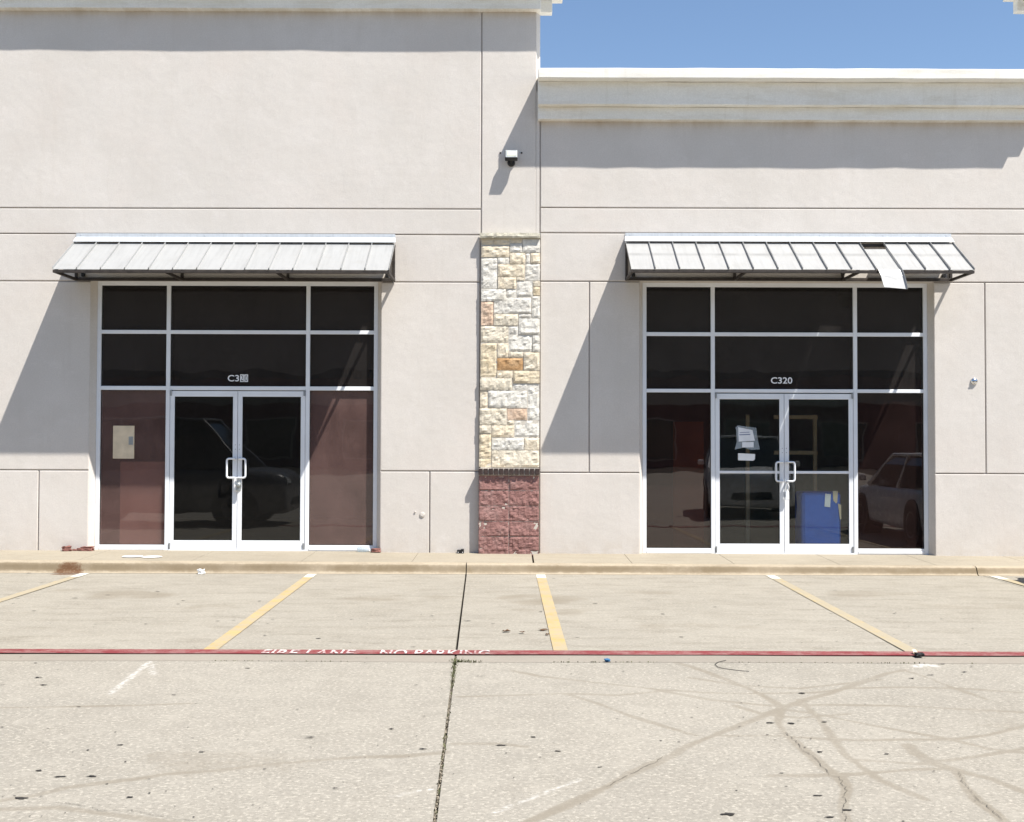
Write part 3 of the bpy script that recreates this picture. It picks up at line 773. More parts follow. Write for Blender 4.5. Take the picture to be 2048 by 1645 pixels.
# ---------------------------------------------------------------- cornices
def cornice(x0, x1, zoff, p1, left_side=None, right_side=None, top_ext=0.0):
    """three stepped bands; left_side / right_side = extra projection of returns past the end"""
    base = empty('cornice', ((x0+x1)/2, 0, 5.895+zoff), bld)
    def band(z0, z1, p, a, b, y1=0.30):
        o = MB()
        # slightly uneven trowelled edge: split along x
        n = max(2, int((b - a) / 0.35)); V = []; F = []
        rr = random.Random(int(z0*100))
        for i in range(n + 1):
            x = a + (b - a)*i/n
            d = [rr.uniform(-.0035, .0035) for _ in range(3)]
            V += [(x, -p + d[0], z0 + d[1]), (x, -p + d[0], z1 + d[2]), (x, y1, z1 + d[2]), (x, y1, z0 + d[1])]
        for i in range(n):
            q = i*4
            F += [(q, q+4, q+5, q+1), (q+1, q+5, q+6, q+2), (q+2, q+6, q+7, q+3), (q+3, q+7, q+4, q)]
        F += [(0, 1, 2, 3), (n*4+3, n*4+2, n*4+1, n*4)]
        o.add(V, F).build('cornice_band', M['stucco_trim'], base, 0.008, 2)
    band(5.895+zoff, 6.064+zoff, 0.110, x0, x1)
    band(6.064+zoff, 6.367+zoff, 0.222, x0, x1)
    band(6.367+zoff, 6.500+zoff, p1, x0 - (left_side or 0), x1 + (right_side or 0))
    return base
cornice(0.330, 7.06, 0.0, 0.381)
ct = cornice(XL, XC+0.002, 1.475, 0.352, None, 0.50)
cr = cornice(XT-0.002, XR, 1.475, 0.352, 0.44)
for sgn, X, par in ((1, XC, ct), (-1, XT, cr)):
    for z0, z1, p in ((7.37, 7.539, 0.165), (7.539, 7.842, 0.306)):
        a, b = sorted((X + sgn*0.003, X + sgn*p))
        BOX('cornice_band', M['stucco_trim'], par, a, b, 0.20 if z0 < 7.8 else -0.10, 0.34, z0 + (.07 if sgn > 0 else .11), z1 + (.07 if sgn > 0 else .11), 0.008)

# ---------------------------------------------------------------- stone pier
pier = MB().box(-0.418, 0.346, -0.039, YB, 0.05, 4.32).build('stone_pier', M['mortar'], bld)
def rough_block(name, mat, x0, x1, z0, z1, y, rough, seed, seglen=0.026, edge=0.009, back=-0.015, drop=0.007):
    nx = max(3, int((x1-x0)/seglen)); nz = max(3, int((z1-z0)/seglen))
    V = []; F = []
    tx, tz = random.Random(seed).uniform(-.012, .012), random.Random(seed+1).uniform(-.012, .012)
    for j in range(nz + 1):
        for i in range(nx + 1):
            u, v = i/nx, j/nz
            x = x0 + (x1-x0)*u; z = z0 + (z1-z0)*v
            e = min(u*(x1-x0), (1-u)*(x1-x0), v*(z1-z0), (1-v)*(z1-z0))
            k = min(1.0, e / edge)
            nn = (mnoise.noise(Vector((x*17 + seed, z*21, seed*1.7))) * 0.6 + mnoise.noise(Vector((x*46, z*50 + seed, 3.0))) * 0.5)
            fac = mnoise.cell(Vector((x*22 + seed, z*22, 1.0))) * 0.5
            yy = y - rough * (nn*0.9 + fac*0.9) * k + (1 - k) * drop - (tx*(u-.5) + tz*(v-.5)) * k
            if 0 < i < nx and 0 < j < nz:
                x += (x1-x0)/nx * 0.28 * mnoise.noise(Vector((x*60, z*60, seed)))
                z += (z1-z0)/nz * 0.28 * mnoise.noise(Vector((x*60, z*60, seed + 9)))
            else:
                if i in (0, nx): x += 0.0075 * mnoise.noise(Vector((seed, z*25, 2)))
                if j in (0, nz): z += 0.0075 * mnoise.noise(Vector((x*25, seed, 4)))
            V.append((x, yy, z))
    idx = lambda i, j: j*(nx+1) + i
    for j in range(nz):
        for i in range(nx):
            F.append((idx(i,j), idx(i+1,j), idx(i+1,j+1), idx(i,j+1)))
    rim = [idx(i,0) for i in range(nx+1)] + [idx(nx,j) for j in range(1,nz+1)] + [idx(i,nz) for i in range(nx-1,-1,-1)] + [idx(0,j) for j in range(nz-1,0,-1)]
    n = len(V)
    V += [(V[r][0], back, V[r][2]) for r in rim]
    m = len(rim)
    for a in range(m):
        b = (a+1) % m
        F.append((rim[a], n+a, n+b, rim[b]))
    return MB().add(V, F).build(name, mat, pier)
cx = lambda v: -0.688 + v*0.001448
z5 = lambda v: 4.563 - v*0.001452
z6 = lambda v: 2.307 - v*0.001452
W_, C_, T_, Gd, Ru, Or, Gr = 'st_white', 'st_cream', 'st_tan', 'st_gold', 'st_rust', 'st_orange', 'st_grey'
stones = [(188,174,297,230,T_),(300,174,447,230,T_),(188,237,446,342,C_),(450,174,564,216,T_),(450,220,564,298,Gr),(568,176,728,300,Gr),
 (188,347,336,630,W_),(340,346,445,404,W_),(449,302,591,404,C_),(594,304,635,400,W_),(638,304,728,400,W_),(340,408,586,522,T_),(590,404,728,556,Gr),
 (340,526,510,632,T_),(514,526,586,556,C_),(514,560,660,706,Gr),(664,560,728,610,C_),(664,614,728,694,Gd),(188,635,417,748,W_),(421,636,510,710,W_),
 (186,752,300,968,Ru),(304,712,648,860,Gr),(652,698,728,900,W_),(304,864,528,968,C_),(532,864,648,898,Gr),(532,902,728,1052,W_),(184,972,438,1124,C_),
 (442,972,528,1052,W_),(442,1056,656,1206,W_),(660,1056,728,1130,W_),(660,1134,728,1210,W_),(182,1130,334,1444,Gd),(338,1130,440,1262,C_),(444,1210,576,1262,C_),
 (336,1266,574,1378,Or),(580,1214,726,1378,C_),(336,1382,480,1448,T_),(484,1382,726,1496,Gd),(180,1450,472,1558,C_),(476,1500,616,1558,C_)]
stones6 = [(180,10,252,168,W_),(256,10,612,168,W_),(616,-54,724,278,W_),(176,172,426,322,C_),(430,172,612,278,Ru),(430,282,492,322,C_),(496,282,724,436,Gr),
 (176,326,286,398,C_),(290,326,492,436,T_),(174,402,286,626,Gd),(290,440,584,550,W_),(588,440,724,550,T_),(290,554,724,708,W_),(172,630,286,708,Gd)]
sd = 1
for lst, zf in ((stones, z5), (stones6, z6)):
    for x0, y0, x1, y1, c in lst:
        sd += 1
        mname = c
        if random.random() < 0.15 and c in (W_, C_): mname = random.choice((W_, C_, T_))
        rough_block('stone', M[mname], cx(x0)+.002, cx(x1)-.002, zf(y1)+.002, zf(y0)-.002, -0.052 - random.uniform(-.007, .008), 0.0115, sd)
for a, b in ((-0.437, -0.245), (-0.237, 0.366)):
    rough_block('cap_stone', M['cap'], a, b, 4.318, 4.382, -0.098, 0.010, 200 + int(a*50), 0.03, 0.01)
xs = np.linspace(-0.447, 0.366, 13)
for a, b in zip(xs[:-1], xs[1:]):
    BOX('brick', M['brick_dark'], pier, a + .006, b - .006, -0.128 - random.uniform(0, .006), -0.016, 1.180, 1.262, 0.004)
MB().box(-0.440, 0.358, -0.112, -0.0155, 1.172, 1.264).build('mortar_bed', M['mortar'], pier)
MB().box(-0.433, 0.352, -0.087, -0.0150, 0.06, 1.168).build('mortar_bed', M['mortar'], pier)
for r in range(5):
    for c in range(2):
        a = -0.439 + c*0.399; zz = 0.163 + r*0.2022 if r else 0.10
        z1 = 0.163 + (r+1)*0.2022
        rough_block('block', M['block'], a + .002, a + 0.395, zz + .002, z1 - .0045, -0.095, 0.011, 300 + r*2 + c, 0.018, 0.004, -0.016, 0.004)

# ---------------------------------------------------------------- storefronts
def storefront(F, m1, m2, zs, doorz, glass_low, glass_up, glass_side2, number):
    """F frame x range; m1, m2 mullion centres; zs = (bottom, h2 lo, h2 hi, h1 lo, h1 hi, head lo, head hi)"""
    zb, a0, a1, b0, b1, t0, t1 = zs
    w = 0.053; ya, yb = 0.110, 0.215
    x0, x1 = F
    mb = MB()
    mb.box(x0, x0+w, ya, yb, zb-.05, t1); mb.box(x1-w, x1, ya, yb, zb-.05, t1)
    for m in (m1, m2): mb.box(m-w/2, m+w/2, ya, yb, zb-.05, t0-.001)
    cols = ((x0+w, m1-w/2), (m1+w/2, m2-w/2), (m2+w/2, x1-w))
    mb.box(x0+w+.0005, x1-w-.0005, ya, yb, t0, t1)
    for i, (a, b) in enumerate(cols):
        mb.box(a, b, ya+.001, yb, b0, b1); mb.box(a, b, ya+.001, yb, a0, a1)
        if i != 1:
            mb.box(a, b, ya+.001, yb, zb-.05, zb+.047)
            mb.box(a, b, ya-.006, ya+.0008, zb-.02, zb+.012)
    sf = mb.build('storefront', M['alu'], bld, 0.003, 1)
    yg = 0.150
    def pane(a, b, c, d, mat, nm='pane'):
        return BOX(nm, mat, sf, a-.004, b+.004, yg, yg+.006, c-.004, d+.004)
    for i, (a, b) in enumerate(cols):
        pane(a, b, b1, t0, glass_up); pane(a, b, a1, b0, glass_up)
        if i != 1: pane(a, b, zb+.047, a0, glass_low if i == 0 else glass_side2)
        # black gaskets round the panes
        for c, d in ((b1, t0), (a1, b0)) + (((zb+.047, a0),) if i != 1 else ()):
            g = MB(); k = 0.005; y0, y1 = 0.135, 0.1495
            g.box(a, b, y0, y1, d-k, d); g.box(a, b, y0, y1, c, c+k); g.box(a, a+k, y0, y1, c+k, d-k); g.box(b-k, b, y0, y1, c+k, d-k)
            g.build('gasket', M['gasket'], sf)
    # double doors
    da, db = cols[1]; mid = (da + db)/2
    ztop = doorz; zbot = zb - 0.01
    for side, (a, b) in ((0, (da+.004, mid-.003)), (1, (mid+.003, db-.004))):
        s = 0.060; y0, y1 = 0.117, 0.160
        m = MB()
        m.box(a, a+s, y0, y1, zbot, ztop); m.box(b-s, b, y0, y1, zbot, ztop)
        m.box(a+s, b-s, y0+.0006, y1, ztop-.075, ztop); m.box(a+s, b-s, y0+.0006, y1, zbot, zbot+.118)
        d = m.build('door', M['alu'], bld, 0.003, 1)
        BOX('door_pane', M['g_door' + number], d, a+s-.003, b-s+.003, 0.138, 0.144, zbot+.115, ztop-.072)
        g = MB(); k = .005; A, B, C, D = a+s, b-s, zbot+.118, ztop-.075
        g.box(A, B, .128, .1375, D-k, D); g.box(A, B, .128, .1375, C, C+k); g.box(A, A+k, .128, .1375, C+k, D-k); g.box(B-k, B, .128, .1375, C+k, D-k)
        g.build('gasket', M['gasket'], d)
        sx = b - 0.028 if side == 0 else a + 0.028
        sg = -1 if side == 0 else 1
        zh0, zh1 = zb + 0.945, zb + 1.20
        Y = 0.055; r = 0.03; ex = sx + sg*0.093
        P = [(sx, .118, zh1), (sx, Y+.01, zh1), (sx+sg*.012, Y, zh1), (ex - sg*r, Y, zh1)]
        for k in range(1, 5): t = k/5*math.pi/2; P.append((ex - sg*r + sg*r*math.sin(t), Y, zh1 - r + r*math.cos(t)))
        P += [(ex, Y, zh1-r), (ex, Y, zh0+r)]
        for k in range(1, 5): t = k/5*math.pi/2; P.append((ex - sg*r + sg*r*math.cos(t), Y, zh0 + r - r*math.sin(t)))
        P += [(ex - sg*r, Y, zh0), (sx+sg*.012, Y, zh0), (sx, Y+.01, zh0), (sx, .118, zh0)]
        MB().tube(P, 0.0135, 10).build('handle', M['alu'], d, smooth=True)
        hx = a + 0.012 if side == 0 else b - 0.012
        for z0_, z1_ in ((ztop-.065, ztop+.012), (zbot+.005, zbot+.085)):
            MB().tube([(hx, .108, z0_), (hx, .108, z1_)], 0.011, 10).build('hinge', M['alu_grey'], d)
        for q in (0.0, 0.058):
            MB().lathe([(0.0045, 0.1155), (0.0045, 0.1172)], (sx - sg*.004, 0, zb + 1.325 + q), 'Y', 8).build('screw', M['gasket'], d)
        if number == 'R':
            BOX('push_bar', M['alu'], d, a+s, b-s, 0.122, 0.137, zb+1.045, zb+1.080, 0.004)
    BOX('threshold', M['alu'], sf, da, db, 0.095, 0.20, zb-.05, zb-.013, 0.004)
    # interior room
    return sf, cols
sfL, colsL = storefront(FRL, -4.607, -2.737, (0.180, 2.294, 2.347, 3.048, 3.098, 3.697, 3.752), 2.283, M['g_low'], M['g_up'], M['g_low'], 'L')
sfR, colsR = storefront(FRR, 2.684, 4.590, (0.155, 2.282, 2.329, 3.038, 3.089, 3.697, 3.752), 2.268, M['g_red'], M['g_up'], M['g_red'], 'R')
wm = lambda a, b: (a, 0.1475, b)
place_text('unit_number', 'C3', M['vinyl'], sfL, (-3.817, -3.664, 2.413, 2.500), wm, 0.012)
for s, a in (('2', -3.650), ('0', -3.594)):
    BOX('unit_number', M['vinyl'], sfL, a, a+.050, .1465, .1480, 2.407, 2.508)
    place_text('unit_number', s, M['black'], sfL, (a+.009, a+.041, 2.418, 2.497), lambda p, q: (p, 0.1455, q), 0.0)
place_text('unit_number', 'C320', M['vinyl'], sfR, (3.467, 3.755, 2.404, 2.490), wm, 0.015)
# rooms behind the glass
for x0, x1, mt in ((-6.6, 0.15, 'room_wall'), (0.40, 6.6, 'room_teal')):
    m = MB()
    m.box(x0-.1, x0, .301, 7.5, 0.1, 4.6); m.box(x1, x1+.1, .301, 7.5, 0.1, 4.6); m.box(x0-.1, x1+.1, 7.5, 7.6, 0.1, 4.6); m.box(x0, x1, .301, 7.5, 4.5, 4.6)
    m.build('interior_wall', M[mt], bld)
    MB().box(x0, x1, .02, 7.5, 0.06, 0.122).build('interior_floor', M['room_floor'], bld)
# ================================================================ awnings
def awning(x0, x1, zt, zf, n, mat, label, broken=None):
    """zt flashing top, zf front edge height"""
    P = 0.80
    A = empty('metal_awning', ((x0+x1)/2, 0, zf - 0.05))
    tag(A, label, 'awning')
    w = (x1 - x0)/n
    top = Vector((0, -0.025, zt - 0.128)); bot = Vector((0, -P, zf + 0.020))
    d = (bot - top); L = d.length; d.normalize()
    nrm = Vector((0, d.z, -d.y)).normalized()
    if nrm.z < 0: nrm = -nrm
    def pt(x, s, h=0.0):
        q = top + d*(s*L) + nrm*h
        return (x, q.y, q.z)
    def sheet(a, b, s0, s1, lift=0.0, drop=0.0, tilt=0.0):
        """standing seam pan: flat with upturned edges, real thickness"""
        pr = [(a+.001, 0.034), (a+.004, 0.034), (a+.004, 0.004), (b-.004, 0.004), (b-.004, 0.032), (b-.001, 0.032)]
        pr2 = [(b-.001, 0.030), (b-.0025, 0.0), (a+.0025, 0.0), (a+.001, 0.032)]
        prof_ = pr + pr2
        k = len(prof_)
        V = []; F = []
        st = [s0, (s0*2+s1)/3, (s0+2*s1)/3, s1]
        for si, s in enumerate(st):
            wv = 0.0025*math.sin(a*7 + si*2)
            for x, h in prof_: V.append(pt(x, s, h + lift + (wv if 0.002 < h < 0.01 else 0)))
        for i in range(len(st)-1):
            for j in range(k):
                q = (j+1) % k
                F.append((i*k+j, i*k+q, (i+1)*k+q, (i+1)*k+j))
        F.append(tuple(range(k))); F.append(tuple(range((len(st)-1)*k, len(st)*k))[::-1])
        return MB().add(V, F)
    for i in range(n):
        a = x0 + i*w; b = a + w
        if broken is not None and i == broken: continue
        sheet(a, b, 0.015, 1.0).build('roof_panel', mat, A)
    if broken is not None:
        a = x0 + broken*w; b = a + w
        # the loose pan has slid down and its free end is bent over the front edge
        V = []; F = []
        pts = []
        for s in (0.27, 0.55, 0.80, 0.96): pts.append((Vector(pt(0, s, 0.010)), 0.0))
        e = Vector(pt(0, 1.02, 0.012)); pts.append((e, 0.006))
        e2 = e + Vector((0, -0.050, -0.075)); pts.append((e2, 0.020))
        e3 = e + Vector((0, -0.085, -0.175)); pts.append((e3, 0.036))
        e4 = e + Vector((0, -0.105, -0.235)); pts.append((e4, 0.046))
        for q, sx in pts:
            tw = (q.z < e.z) * (e.z - q.z) * 0.10
            sk = sx
            V += [(a + .010 + sk, q.y, q.z), (b - .016 + sk, q.y - .002, q.z - tw), (b - .010 + sk, q.y - 0.020, q.z + 0.022 - tw), (b - .006 + sk, q.y - 0.020, q.z + 0.022 - tw),
                  (b - .006 + sk, q.y + .004, q.z - tw - .003), (a + .010 + sk, q.y + .004, q.z - .003)]
        k = 6
        for i in range(len(pts)-1):
            for j in range(k):
                q = (j+1) % k
                F.append((i*k+j, i*k+q, (i+1)*k+q, (i+1)*k+j))
        F.append(tuple(range(k))); F.append(tuple(range((len(pts)-1)*k, len(pts)*k))[::-1])
        o = MB().add(V, F).build('roof_panel', mat, A, 0.002, 1)
        o['label'] = 'loose roof panel slid down and bent over the front edge'
    # flashing at the wall: upright leg and sloped leg floating over the pans
    m = MB()
    m.slab([(x0+.004, -0.004, zt), (x1-.004, -0.004, zt), (x1-.004, -0.004, zt-.050), (x0+.004, -0.004, zt-.050)], None, (0, -0.004, 0))
    for k in range(6):
        xx = x0 + .07 + (x1-x0-.14)*k/5
        m.lathe([(0.006, -0.0125), (0.006, -0.0081)], (xx, 0, zt-.022), 'Y', 8)
    m.build('flashing', M['flash'], A)
    h = 0.060
    fa, fb = (0, -0.009, zt-.048), (0, -0.090, zt-.122)
    e = 0.020
    MB().slab([(x0+.002, fa[1], fa[2]), (x1-.002, fa[1], fa[2]), (x1+e*.5, fb[1], fb[2]), (x0-e*.5, fb[1], fb[2])], None, tuple(nrm*-0.004)).build('flashing', M['flash'], A)
    # steel frame
    T = 0.036
    fz = zf - 0.002
    def tubebar(a, b, name='frame_tube', t=T): return MB().bar(a, b, t).build(name, M['bronze'], A, 0.003, 1)
    tubebar((x0, -P+.018, fz), (x1, -P+.018, fz), 'front_rail')
    tubebar((x0, -0.030, fz+.004), (x1, -0.030, fz+.004), 'wall_rail', 0.042)
    tubebar((x0, -0.030, zt-.165), (x1, -0.030, zt-.165), 'wall_rail')
    mid = Vector(pt(0, 0.42, -0.030))
    tubebar((x0+.02, mid.y, mid.z), (x1-.02, mid.y, mid.z), 'purlin', 0.030)
    for k in range(4):
        x = x0 + 0.020 + (x1-x0-.040)*k/3
        tubebar((x, -P+.038, fz-.001), (x, -0.052, fz-.001), 'bracket_arm', 0.034)
        tubebar((x, -0.029, fz+.026), (x, -0.029, zt-.185), 'bracket_post', 0.034)
        q0, q1 = Vector(pt(x, 0.10, -0.026)), Vector(pt(x, 0.955, -0.026))
        tubebar(q0, q1, 'rafter', 0.032)
    for x in (x0 + 0.11, x1 - 0.11):
        BOX('anchor_bolt', M['black'], A, x-.022, x+.022, -.045, -.001, fz+.040, fz+.085, 0.003)
    return A
awning(-5.820, -1.560, 4.376, 3.758, 14, M['sheet_l'], 'intact pale metal awning over the left storefront')
awning(1.495, 5.845, 4.402, 3.780, 14, M['sheet_r'], 'pale metal awning over the right storefront with one roof panel hanging loose', 10)

# ================================================================ wall fittings
fl = empty('floodlight', (-0.022, 0, 5.28))
tag(fl, 'small black floodlight high on the wall strip above the stone pier', 'light')
MB().lathe([(0.052, -0.001), (0.052, -0.018), (0.040, -0.032), (0.018, -0.040)], (-0.022, 0, 5.335), 'Y', 20).build('wall_plate', M['black'], fl, smooth=False)
MB().tube([(-.022, -.03, 5.335), (-.022, -.060, 5.338), (-.022, -.085, 5.360)], 0.017, 10).build('arm', M['black'], fl, smooth=True)
def rot_box(x0, x1, u0, u1, v0, v1, c, ang):
    """box tilted about the x axis: u along depth, v along height"""
    V = []
    for x in (x0, x1):
        for u, v in ((u0, v0), (u1, v0), (u1, v1), (u0, v1)):
            V.append((c[0]+x, c[1] + u*math.cos(ang) - v*math.sin(ang), c[2] + u*math.sin(ang) + v*math.cos(ang)))
    return MB().add(V, [(0,1,2,3),(7,6,5,4),(0,4,5,1),(1,5,6,2),(2,6,7,3),(3,7,4,0)])
hc = (-.022, -.105, 5.405); an = R(-22)
rot_box(-.084, .084, -.035, .035, -.060, .060, hc, an).build('housing', M['black'], fl, 0.008)
rot_box(-.077, .077, -.043, -.036, -.050, .064, hc, an).build('bezel', M['grey_metal'], fl, 0.003)
rot_box(-.056, .056, -.0465, -.0435, -.030, .044, hc, an).build('lens', M['lens'], fl, 0.002)
for x in (-0.168, 0.116):
    o = MB().lathe([(0.012, -0.001), (0.012, -0.010), (0.006, -0.016)], (x, 0, 5.47), 'Y', 10).build('wall_plug', M['black'])
    tag(o, 'tiny dark wall plug just %s of the floodlight' % ('left' if x < 0 else 'right'), 'wall plug', 'wall plugs beside the floodlight')
o = empty('round_wall_fitting', (6.134, 0, 2.39))
tag(o, 'shiny round chrome fitting on the wall right of the right storefront', 'wall fitting')
MB().lathe([(0.046, -0.001), (0.046, -0.012), (0.040, -0.020), (0.020, -0.030), (0.004, -0.033)], (6.134, 0, 2.436), 'Y', 24).build('dome', M['chrome'], o, smooth=True)
BOX('slot_bar', M['black'], o, 6.100, 6.166, -.036, -.028, 2.430, 2.442, 0.002)
o = empty('round_wall_fitting', (-1.187, 0, 0.60))
tag(o, 'small round stucco-coloured cleanout cover low on the wall beside the left storefront', 'wall fitting')
MB().lathe([(0.036, -0.001), (0.036, -0.006), (0.030, -0.011), (0.026, -0.008), (0.020, -0.014)], (-1.187, 0, 0.645), 'Y', 20).build('cover', M['stucco'], o, smooth=False)
BOX('tab', M['stucco'], o, -1.290, -1.272, -.014, -.001, 0.676, 0.694, 0.003)

# locks hung on the door handles
lk = empty('lock_box', (-3.655, 0.06, 0.94)); tag(lk, 'white key lock box and grey padlock hung on the left doors handles', 'lock box')
BOX('tag_plate', M['vinyl'], lk, -3.707, -3.655, 0.078, 0.092, 0.945, 1.135, 0.004)
MB().lathe([(0.004, .040), (0.030, .043), (0.036, .060), (0.030, .077), (0.004, .080)], (-3.640, 0, 1.03), 'Y', 16).build('padlock', M['grey_metal'], lk, smooth=True)
MB().slab([(-3.676, .055, .955), (-3.612, .055, .945), (-3.606, .055, 1.06), (-3.628, .055, 1.10), (-3.652, .055, 1.06)], None, (0, .02, 0)).build('lock_body', M['grey_metal'], lk, 0.006)
MB().tube([(-3.66, .07, 1.06), (-3.665, .06, 1.12), (-3.64, .055, 1.135), (-3.625, .06, 1.09)], 0.006, 8).build('shackle', M['alu'], lk, smooth=True)
lk = empty('padlock', (3.665, 0.06, 0.83)); tag(lk, 'pale padlock hung on the handle of the right double doors', 'padlock')
MB().slab([(3.640, .06, .845), (3.690, .06, .855), (3.688, .06, .955), (3.660, .06, 1.0), (3.642, .06, .955)], None, (0, .022, 0)).build('lock_body', M['alu'], lk, 0.006)
MB().tube([(3.652, .07, .96), (3.650, .06, 1.045), (3.668, .055, 1.075), (3.684, .06, 1.03), (3.682, .07, .96)], 0.007, 8).build('shackle', M['vinyl'], lk, smooth=True)

# notices taped to the right-hand doors
def sheet_poly(name, pts, y, mat, label, th=0.0015, cat='notice'):
    o = MB().slab([(a, y, b) for a, b in pts], None, (0, th, 0)).build(name, mat)
    if label: tag(o, label, cat)
    return o
sheet_poly('plastic_sleeve', [(2.990, 1.812), (3.015, 1.842), (3.266, 1.812), (3.272, 1.770), (3.285, 1.66), (3.315, 1.522), (3.20, 1.515), (3.10, 1.545), (2.976, 1.521), (3.005, 1.62), (3.000, 1.77)], 0.1345, M['clear'], 'clear plastic sleeve holding papers taped to the right door glass', cat='sleeve')
o = sheet_poly('notice_sheet', [(3.023, 1.819), (3.216, 1.781), (3.247, 1.638), (3.030, 1.626)], 0.1310, M['paper'], 'white printed notice in the plastic sleeve on the right doors')
for a, b, c, d in ((3.045, 3.175, 1.742, 1.750), (3.040, 3.185, 1.710, 1.722)):
    MB().slab([(a, .1300, c), (b, .1300, c+.006), (b, .1300, d+.006), (a, .1300, d)], None, (0, .0006, 0)).build('printed_line', M['ink'], o)
sheet_poly('notice_sheet', [(3.077, 1.618), (3.231, 1.622), (3.231, 1.549), (3.076, 1.549)], 0.1312, M['paper'], 'small blank card at the bottom of the plastic sleeve')
sheet_poly('notice_sheet', [(3.022, 1.471), (3.250, 1.460), (3.246, 1.388), (3.225, 1.371), (3.022, 1.376)], 0.1315, M['vinyl'], 'blank white card taped below the plastic sleeve on the door')

# ================================================================ litter on the sidewalk and lot
def chunk(name, mat, x, y, z, sx, sy, sz, seed, label, cat, rot=0.0, group=None, cuts=2, jit=0.38):
    bm = bmesh.new(); bmesh.ops.create_cube(bm, size=1.0)
    bmesh.ops.subdivide_edges(bm, edges=bm.edges[:], cuts=cuts, use_grid_fill=True)
    rr = random.Random(seed)
    for v in bm.verts:
        n = mnoise.noise(v.co*2.3 + Vector((seed, 0, 0)))
        v.co += v.co.normalized() * n * jit
        if v.co.z < 0: v.co.z = max(v.co.z, -0.5)
    V = [(x + (v.co.x*math.cos(rot) - v.co.y*math.sin(rot))*sx, y + (v.co.x*math.sin(rot) + v.co.y*math.cos(rot))*sy, z + (v.co.z + .5)*sz) for v in bm.verts]
    bm.verts.index_update(); F = [tuple(v.index for v in f.verts) for f in bm.faces]; bm.free()
    o = MB().add(V, F).build(name, mat, None, 0.003, 1)
    tag(o, label, cat, group); return o
gb = 'broken bricks by the left storefront'
chunk('brick_fragment', M['brickfrag'], -5.865, -0.075, wz(-5.87, -.08), 0.115, 0.08, 0.062, 3, 'large wedge-shaped red brick fragment left of the left storefront', 'brick', 0.15, gb)
chunk('brick_fragment', M['brickfrag'], -5.765, -0.045, wz(-5.77, -.05), 0.055, 0.045, 0.022, 5, 'flat dark brick crumb between the larger brick fragments', 'brick', 0.5, gb)
chunk('brick_fragment', M['brickfrag'], -5.712, -0.045, wz(-5.71, -.05), 0.045, 0.040, 0.036, 8, 'small round red brick fragment by the left window corner', 'brick', 0.9, gb)
chunk('brick_fragment', M['brickfrag'], -5.605, -0.035, wz(-5.6, -.04), 0.145, 0.085, 0.055, 12, 'long red brick piece at the corner of the left storefront', 'brick', -0.1, gb, 3, 0.28)
chunk('brick_fragment', M['brickfrag'], -1.795, -0.020, wz(-1.8, 0), 0.115, 0.08, 0.050, 17, 'lone red brick piece at the right corner of the left storefront', 'brick', 0.08, gb, 3, 0.28)
bt = empty('plastic_bottle', (-1.96, 0.0, wz(-1.96, 0))); tag(bt, 'crushed clear plastic bottle lying on the left window sill edge', 'bottle')
zb_ = wz(-1.96, 0) + 0.034
MB().tube([(-2.05, .04, zb_-.004), (-2.03, .04, zb_), (-1.96, .035, zb_-.004), (-1.92, .03, zb_-.012), (-1.895, .03, zb_-.014)], [0.022, 0.034, 0.030, 0.031, 0.012], 12).build('bottle_body', M['clear'], bt, smooth=True)
MB().tube([(-1.895, .03, zb_-.014), (-1.878, .03, zb_-.015)], 0.013, 10).build('bottle_cap', M['vinyl'], bt)
bx = empty('black_box', (-0.675, -0.045, wz(-.68, -.05))); tag(bx, 'small black pest bait box against the wall left of the pier', 'box')
zq = wz(-.68, -.05)
BOX('box_body', M['black'], bx, -0.722, -0.672, -.085, -.012, zq, zq+.045, 0.004)
BOX('box_body', M['black'], bx, -0.6715, -0.632, -.085, -.012, zq, zq+.056, 0.004)
for x in (-.706, -.648): MB().lathe([(.006, -.0858), (.006, -.0848)], (x, 0, zq+.016), 'Y', 8).build('screw', M['vinyl'], bx)
pl = ['white paper plate on the sidewalk, the one nearer the brick fragments', 'white paper plate on the sidewalk, the one nearer the left doors']
for i, (x, y) in enumerate(((-4.80, -.70), (-4.545, -.735))):
    z = wz(x, y)
    m = MB().lathe([(0.095, 0.002), (0.100, 0.002), (0.128, 0.007), (0.130, 0.0075), (0.126, 0.006), (0.098, 0.0035), (0.03, 0.0035)], (x, y, z), 'Z', 28)
    tag(m.build('paper_plate', M['vinyl'], smooth=True), pl[i], 'plate', 'paper plates on the sidewalk')
chunk('paper_scrap', M['vinyl'], -3.765, -1.34, 0.003, 0.075, 0.06, 0.055, 21, 'crumpled white paper lying at the foot of the kerb', 'paper', 0.3, None, 3, 0.45)
chunk('blue_scrap', M['blue_scrap'], 0.70, -7.10, 0.004, 0.035, 0.03, 0.018, 31, 'tiny blue plastic scrap at the gutter joint', 'litter', 0.3, None, 2, 0.4)
pts = [(1.577, -7.06), (1.504, -7.141), (1.469, -7.22), (1.471, -7.335), (1.504, -7.391), (1.603, -7.464), (1.69, -7.505)]
sm = []
for a, b in zip(pts[:-1], pts[1:]):
    for k in range(3): sm.append((a[0]+(b[0]-a[0])*k/3, a[1]+(b[1]-a[1])*k/3, 0.008))
tag(MB().tube(sm, 0.0022, 6).build('wire', M['black'], smooth=True), 'thin curved black wire lying on the pavement below the stripe', 'wire')
mk = empty('broken_reflector', (3.06, -6.86, 0.006)); tag(mk, 'broken dark pavement reflector at the end of the right parking line', 'reflector')
chunk('reflector_base', M['black'], 3.063, -6.865, 0.006, 0.055, 0.06, 0.026, 41, None, None).parent = mk
bpy.data.objects['reflector_base'].location -= Vector((3.06, -6.86, 0.006))
